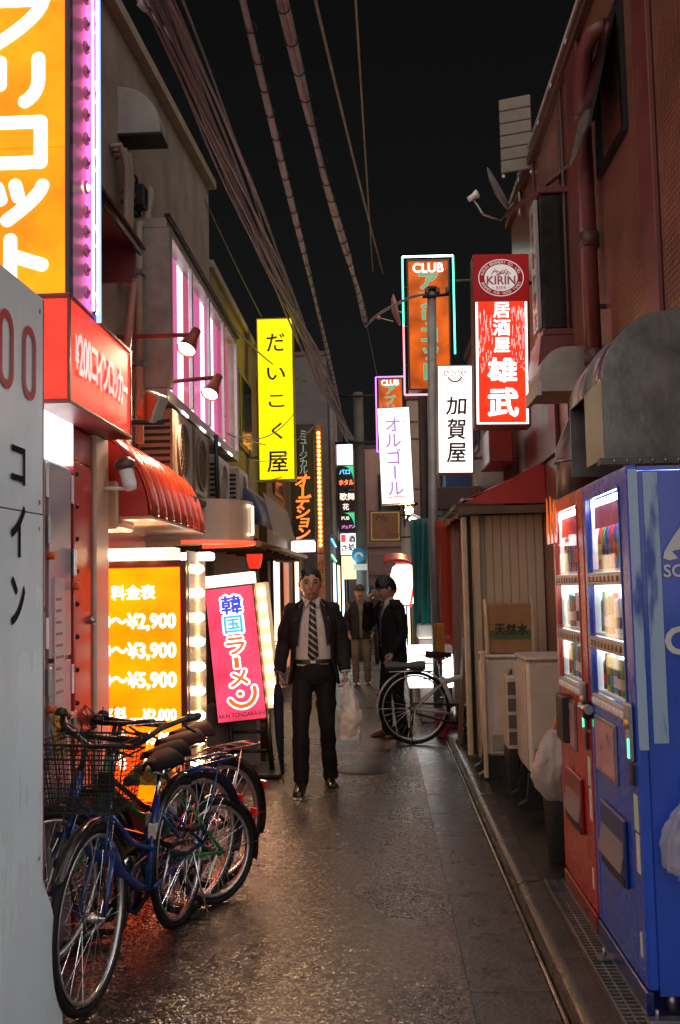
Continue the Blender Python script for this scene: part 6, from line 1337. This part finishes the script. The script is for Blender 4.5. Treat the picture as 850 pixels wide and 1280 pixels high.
def person(label, loc, rz, h, J, o):
    """J: joints in a 1.72 m body facing -Y; o: outfit options"""
    d = thing('person', label, 'person', loc, rz); k = h/1.72; SC = Matrix.Scale(k, 4)
    def N(): return MB(SC.copy())
    def B(mb, nm, mat, par=d, **q): return mb.build(nm, mat, par, local=True, **q)
    hc = Vector(J.get('head', (0, -.02, 1.60))); hs = o.get('head', 1.13)
    HT = SC @ Matrix.Translation(hc) @ Matrix.Rotation(J.get('hturn', 0), 4, 'Z') @ Matrix.Rotation(J.get('hnod', 0), 4, 'X')
    # --- body
    m = N(); mh = MB(HT); head_grid(mh, (0, 0, 0), 1, hs)
    for s_ in (-1, 1): mh.sphere((s_*.077*hs, .008, -.005), (.010, .020, .032), 10, 8)
    m.tube([(hc.x*.5, hc.y*.3+.015, 1.40), (hc.x*.8, hc.y*.6+.012, 1.47), (hc.x, hc.y+.02, 1.56)], [.062, .054, .055], 14)
    torso(m, [(.86, .15, .10, 0, .0), (1.02, .135, .095, 0, .0), (1.28, .155, .105, 0, .0), (1.40, .14, .08, 0, .01), (1.44, .05, .05, 0, .01)])
    m.sphere((0, 0, .88), (.14, .09, .07)); m.sphere((0, .01, 1.41), (.12, .07, .05))
    for s_, q in (('l', 1), ('r', -1)):
        sh, el, wr_ = J['sh'+s_], J['el'+s_], J['wr'+s_]; limb(m, [Vector(sh)*.97, el, wr_], [.036, .036, .028]); 
        hd = J.get('hd'+s_, (Vector(wr_)-Vector(el))); hand(m, wr_, hd, q, J.get('pm'+s_, (-q, 0, 0)), J.get('curl'+s_, .45))
        hp, kn, an = J['hp'+s_], J['kn'+s_], J['an'+s_]; limb(m, [hp, kn, an], [.070, .048, .030])
    full = MB(); full.v = m.v+mh.v; full.f = m.f+[[i+len(m.v) for i in f] for f in mh.f]; full.sm = m.sm+mh.sm
    body = remesh('body', full, o.get('skin', SKIN), d, o.get('vox', .0065))
    # --- face
    for s_ in (-1, 1):
        B(MB(HT).sphere((s_*.031*hs, -.079*hs, .008*hs), (.012*hs, .009*hs, .006*hs), 10, 8), 'eye', M('eye_dark', (.02, .012, .01), .15, bump=0), body)
        B(MB(HT).tube([(s_*.048*hs, -.080*hs, .026*hs), (s_*.03*hs, -.092*hs, .033*hs), (s_*.014*hs, -.094*hs, .029*hs)], [.003*hs, .0045*hs, .0035*hs], 6), 'eyebrow', HAIR, body)
    B(MB(HT).tube([(-.024*hs, -.088*hs, -.062*hs), (-.008*hs, -.098*hs, -.060*hs), (.008*hs, -.098*hs, -.060*hs), (.024*hs, -.088*hs, -.062*hs)], [.003*hs, .006*hs, .006*hs, .003*hs], 8), 'lips', M('lips', (.30, .11, .09), .4), body)
    if o.get('hair', True):
        mm = MB(HT); hair_cap(mm, (0, 0, 0), hs, **o.get('hairk', {})); B(mm, 'hair', o.get('haircol', HAIR), body)
    if o.get('glasses'):
        mm = MB(HT)
        for s_ in (-1, 1):
            mm.tube([(s_*.035+.026*math.cos(t)*1.0, -.113, .008+.016*math.sin(t)) for t in [i*.5236 for i in range(12)]], .0015, 5, closed=True); mm.tube([(s_*.061, -.113, .01), (s_*.086, -.06, .012), (s_*.089, .01, .008)], .0016, 5)
        mm.tube([(-.009, -.114, .01), (0, -.118, .013), (.009, -.114, .01)], .0016, 5); g = B(mm, 'glasses', M('glasses_metal', (.3, .27, .24), .3, .9), body)
        for s_ in (-1, 1): B(MB(HT).lathe([(0, -.1135), (.025, -.1135)], 16, (s_*.035, 0, .008), 'y'), 'lens', glass('lens_glass', (1, 1, 1), .05, .03), g)
    if o.get('cap'):
        mm = MB(HT); mm.grid(lambda u, v: (.098*math.sin(v*1.5)*math.cos(u*6.283), .118*math.sin(v*1.5)*math.sin(u*6.283)+.004, .052+.095*math.cos(v*1.5)), 28, 8, wrap=True)
        mm.grid(lambda u, v: (-.075+.15*u, -.085-.05*v*math.sin(math.pi*u)-.0, .052-.02*v), 12, 4); B(mm, 'cap', o['cap'], solid=.004)
        if o.get('beard'): B(MB(HT).tube([(-.03, -.088, -.048), (0, -.104, -.045), (.03, -.088, -.048)], [.004, .008, .004], 8), 'moustache', HAIR, body)
    # --- trousers
    m = N(); wl = o.get('legw', 1.)
    m.tube([(0, 0, 1.0), (0, 0, .985), (0, 0, .93), (0, 0, .86), (0, 0, .80)], [.100, .112, .120, .120, .100], 32, ry=1.36)
    for s_ in 'lr': 
        hp, kn, an = Vector(J['hp'+s_]), Vector(J['kn'+s_]), Vector(J['an'+s_])
        limb(m, [hp+Vector((0, 0, -.02)), hp.lerp(kn, .5), kn, kn.lerp(an, .5), an+Vector((0, .005, -.035))], [.094*wl, .083*wl, .068*wl, .063*wl, .060*wl], 18, .12)
    remesh('trousers', m, o['trousers'], d, max(.011, o.get('vox', .0065)*1.2))
    for s_ in 'lr':
        an = Vector(J['an'+s_]); m = N(); shoe(m, an+Vector((0, -.0, -.085+J.get('lift'+s_, 0))), J.get('toe'+s_, 0), 1., J.get('pitch'+s_, 0)); B(m, 'shoe', o['shoes'])
    # --- shirt
    if o.get('shirt'):
        m = N(); torso(m, [(.95, .150, .112, 0, 0), (1.05, .152, .114, 0, -.002), (1.28, .168, .118, 0, -.002), (1.38, .15, .095, 0, .005), (1.435, .085, .07, 0, .012), (1.465, .064, .062, 0, .012)], wr=.03)
        B(m, 'shirt', o['shirt'])
        m = N()
        for s_ in (-1, 1): m.add([(s_*.012, -.075, 1.455), (s_*.062, -.045, 1.485), (s_*.075, .0, 1.49), (s_*.078, -.02, 1.44), (s_*.052, -.10, 1.40)], [[0, 1, 2, 3, 4]])
        B(m, 'collar', o['shirt'], solid=.006)
    if o.get('tie'):
        m = N(); pts = [(1.452, .020, -.082), (1.425, .026, -.092), (1.40, .020, -.102), (1.30, .028, -.126), (1.15, .036, -.127), (1.03, .042, -.122), (.985, .004, -.12)]
        vs = []; fs = []
        for (z, w_, y) in pts: vs += [(-w_+.004, y, z), (.004, y-.008, z), (w_+.004, y, z)]
        for i in range(len(pts)-1): fs += [[i*3, i*3+1, i*3+4, i*3+3], [i*3+1, i*3+2, i*3+5, i*3+4]]
        m.add(vs, fs, True); B(m, 'tie', o['tie'], solid=.006)
    if o.get('belt'):
        m = N(); torso(m, [(.965, .158, .120, 0, 0), (.985, .157, .119, 0, 0), (1.0, .156, .118, 0, 0)]); B(m, 'belt', BLACK); m = N(); m.box(-.02, .022, -.128, -.120, .968, 1.0, .004); B(m, 'buckle', CHROME)
    # --- jacket with sleeves
    m = N(); jk = o['jacket']; op = o.get('open', (4, 4, 4, 4, 4, 4)); fl = o.get('flare', 1.)
    secs = [(.80, .195*fl, .142, 0, .008, op[0]), (.92, .186, .140, 0, .006, op[1]), (1.05, .178, .136, 0, .004, op[2]), (1.27, .196, .143, 0, .004, op[3]), (1.37, .188, .122, 0, .008, op[4]), (1.425, .145, .09, 0, .014, op[5]), (1.465, .080, .072, 0, .018, op[5])]
    torso(m, secs, wr=.07, seed=o.get('seed', 0))
    for s_, q in (('l', 1), ('r', -1)):
        sh, el, wr_ = Vector(J['sh'+s_]), Vector(J['el'+s_]), Vector(J['wr'+s_])
        limb(m, [sh+Vector((-q*.025, 0, .0)), sh.lerp(el, .5), el, el.lerp(wr_, .5), wr_+(wr_-el).normalized()*-.01], [.072, .064, .057, .052, .048], 18, .17)
    B(m, 'jacket', jk, solid=.008)
    if o.get('sleeves'):
        m = N()
        for s_, q in (('l', 1), ('r', -1)):
            sh, el, wr_ = Vector(J['sh'+s_]), Vector(J['el'+s_]), Vector(J['wr'+s_]); limb(m, [sh, sh.lerp(el, .5), el, el.lerp(wr_, .5), wr_], [.074, .066, .058, .054, .049], 18, .11)
        B(m, 'sleeve', o['sleeves'])
    if o.get('lapel'):
        for s_ in (-1, 1):
            m = N(); e = R_(op[3]); 
            m.add([(s_*.060, -.085, 1.455), (s_*.085, -.100, 1.43), (s_*.135, -.138, 1.345), (s_*.115, -.142, 1.32), (s_*.150, -.140, 1.30), (s_*.135, -.145, 1.12), (s_*.115, -.142, 1.10), (s_*.095, -.138, 1.28), (s_*.070, -.118, 1.38)], [[0, 1, 2, 3, 8], [3, 4, 5, 6, 7, 8]]); B(m, 'lapel', jk, solid=.008)
    if o.get('cuff'):
        for s_ in 'lr':
            el, wr_ = Vector(J['el'+s_]), Vector(J['wr'+s_]); dd = (wr_-el).normalized(); m = N(); m.tube([wr_-dd*.01, wr_+dd*.012], .040, 14); B(m, 'cuff', o['shirt'])
    return d, SC
V = Vector
# walking man
J = dict(shl=(.172, .0, 1.39), ell=(.222, .03, 1.13), wrl=(.250, -.03, .90), shr=(-.172, 0, 1.39), elr=(-.235, .05, 1.13), wrr=(-.268, -.02, .90),
         hpl=(.085, .01, .885), knl=(.098, .02, .48), anl=(.115, .12, .092), hpr=(-.085, -.01, .87), knr=(-.10, -.15, .50), anr=(-.105, -.16, .115),
         head=(-.012, -.03, 1.592), hturn=R_(6), hnod=R_(4), liftr=.0, pitchr=R_(10), toel=R_(8), toer=R_(-6), hdl=(0, -.1, -1), hdr=(0, -.2, -1), pml=(-1, 0, 0), pmr=(1, 0, 0), curll=.75, curlr=.7)
d, SC = person('walking man in an open dark suit, striped tie and glasses, holding a white bag', (-.545, 7.87, 0), R_(2), 1.715, J,
               dict(trousers=TROU, shoes=SHOE, shirt=SHIRT, tie=TIE, belt=True, jacket=SUIT, open=(66, 60, 47, 42, 40, 48), flare=1.08, lapel=True, cuff=True, glasses=True, vox=.006, hairk=dict(fringe=.018, back=-.07, vol=.008)))
# bag in his left hand
d = thing('white_carrier_bag', 'white plastic carrier bag hanging from the walking man\'s hand', 'bag', (-.26, 7.83, .37))
def f(u, v):
    a = u*2*math.pi; t = v; w_ = .030+.060*min(1, t*1.7)**.8; dp = .022+.045*min(1, t*1.6); return crumple((-.275+w_*math.cos(a)*(1+.10*nz((math.cos(a), t*3, 1), 2))+.012*math.sin(t*3), 7.80+dp*math.sin(a)+.008*math.sin(a*5+t*7), .80-.43*t+.01*math.sin(a*3)), .022, 16)
MB().grid(f, 72, 44, wrap=True).build('bag_body', sheer('carrier_white', (.85, .82, .80), .96, .3, .3), d)
for s_ in (-1, 1): MB().tube([(-.275+s_*.025, 7.79, .79), (-.278+s_*.012, 7.795, .845), (-.28, 7.80, .86)], .006, 6).build('handle', sheer('carrier_white', (.85, .82, .80), .96), d)
# umbrella
d = thing('folded_umbrella', 'folded dark blue umbrella hanging from the walking man\'s other hand', 'umbrella', (-.83, 7.8, .03))
MB().tube([(-.822, 7.79, .81), (-.82, 7.80, .70), (-.815, 7.81, .40), (-.80, 7.82, .11)], [.022, .042, .034, .012], 10).build('canopy', cloth('umbrella_navy', (.02, .024, .05)), d)
MB().cyl((-.80, 7.82, .12), (-.792, 7.825, .04), .006, n=6).build('ferrule', M('ferrule', (.3, .12, .05), .4), d)
MB().tube([(-.822, 7.79, .80), (-.822, 7.78, .88), (-.822, 7.74, .91), (-.822, 7.71, .89)], .010, 8).build('handle', DKWOOD, d)
# man at the right with a hand to his ear
J = dict(shl=(.18, .0, 1.39), ell=(.20, .05, 1.12), wrl=(.17, -.06, .90), shr=(-.18, -.02, 1.39), elr=(-.22, -.19, 1.17), wrr=(-.115, -.215, 1.43),
         hpl=(.08, .03, .88), knl=(.09, .02, .48), anl=(.10, .06, .088), hpr=(-.08, 0, .88), knr=(-.085, -.05, .48), anr=(-.09, -.04, .088),
         head=(.0, -.055, 1.585), hnod=R_(20), hdr=(.15, .15, 1), pmr=(.3, 1, 0), curlr=.8, curll=.4)
d, SC = person('man in a black suit standing in profile with his hand raised to his face', (.10, 10.42, 0), R_(-68), 1.66, J,
               dict(trousers=TROU, shoes=SHOEB, shirt=SHIRT, jacket=SUIT2, tie=cloth('tie_grey', (.08, .08, .1)), open=(10, 8, 8, 16, 24, 40), vox=.007, hairk=dict(fringe=.045, back=-.075, vol=.014, seed=4), cuff=True, seed=5))
d = thing('mobile_phone', 'small mobile phone held by the man in profile', 'phone', (0, 10.4, 1.4))
T = Matrix.Translation((.10, 10.42, 0)) @ Matrix.Rotation(R_(-68), 4, 'Z') @ Matrix.Scale(.965, 4) @ Matrix.Translation((-.085, -.15, 1.52)) @ Matrix.Rotation(R_(20), 4, 'X')
MB(T).box(-.012, .006, -.022, .022, -.05, .05, .004).build('phone_body', M('phone_silver', (.4, .4, .42), .25), d)
# man in cap
J0 = dict(shl=(.18, .0, 1.39), ell=(.235, .04, 1.12), wrl=(.21, -.04, .90), shr=(-.18, 0, 1.39), elr=(-.235, .04, 1.12), wrr=(-.21, -.03, .90),
         hpl=(.085, .0, .88), knl=(.10, -.03, .48), anl=(.11, .03, .088), hpr=(-.085, 0, .88), knr=(-.10, -.06, .48), anr=(-.10, -.05, .088), head=(0, -.02, 1.60))
person('man in a flat cap and dark padded vest walking farther back', (-.34, 16.0, 0), R_(4), 1.57, J0,
       dict(trousers=cloth('trousers_khaki', (.17, .14, .10)), shoes=SHOEB, shirt=cloth('shirt_grey', (.2, .18, .16)), jacket=cloth('vest_black', (.022, .022, .022), .5), sleeves=cloth('sleeve_grey', (.20, .19, .18)), cap=cloth('cap_grey', (.07, .065, .06)), beard=True, hair=True, hairk=dict(fringe=-.01, back=-.05, vol=.0), vox=.011, open=(6, 6, 6, 6, 10, 20)))
J1 = dict(J0); J1.update(knl=(.09, -.10, .50), anl=(.09, .10, .12), anr=(-.09, -.14, .088))
person('man in a dark suit seen from behind at the far end of the alley', (-.19, 20, 0), R_(176), 1.54, J1,
       dict(trousers=TROU, shoes=SHOE, shirt=SHIRT, jacket=SUIT2, vox=.012, hairk=dict(fringe=.02, back=-.08, vol=.01), seed=8))
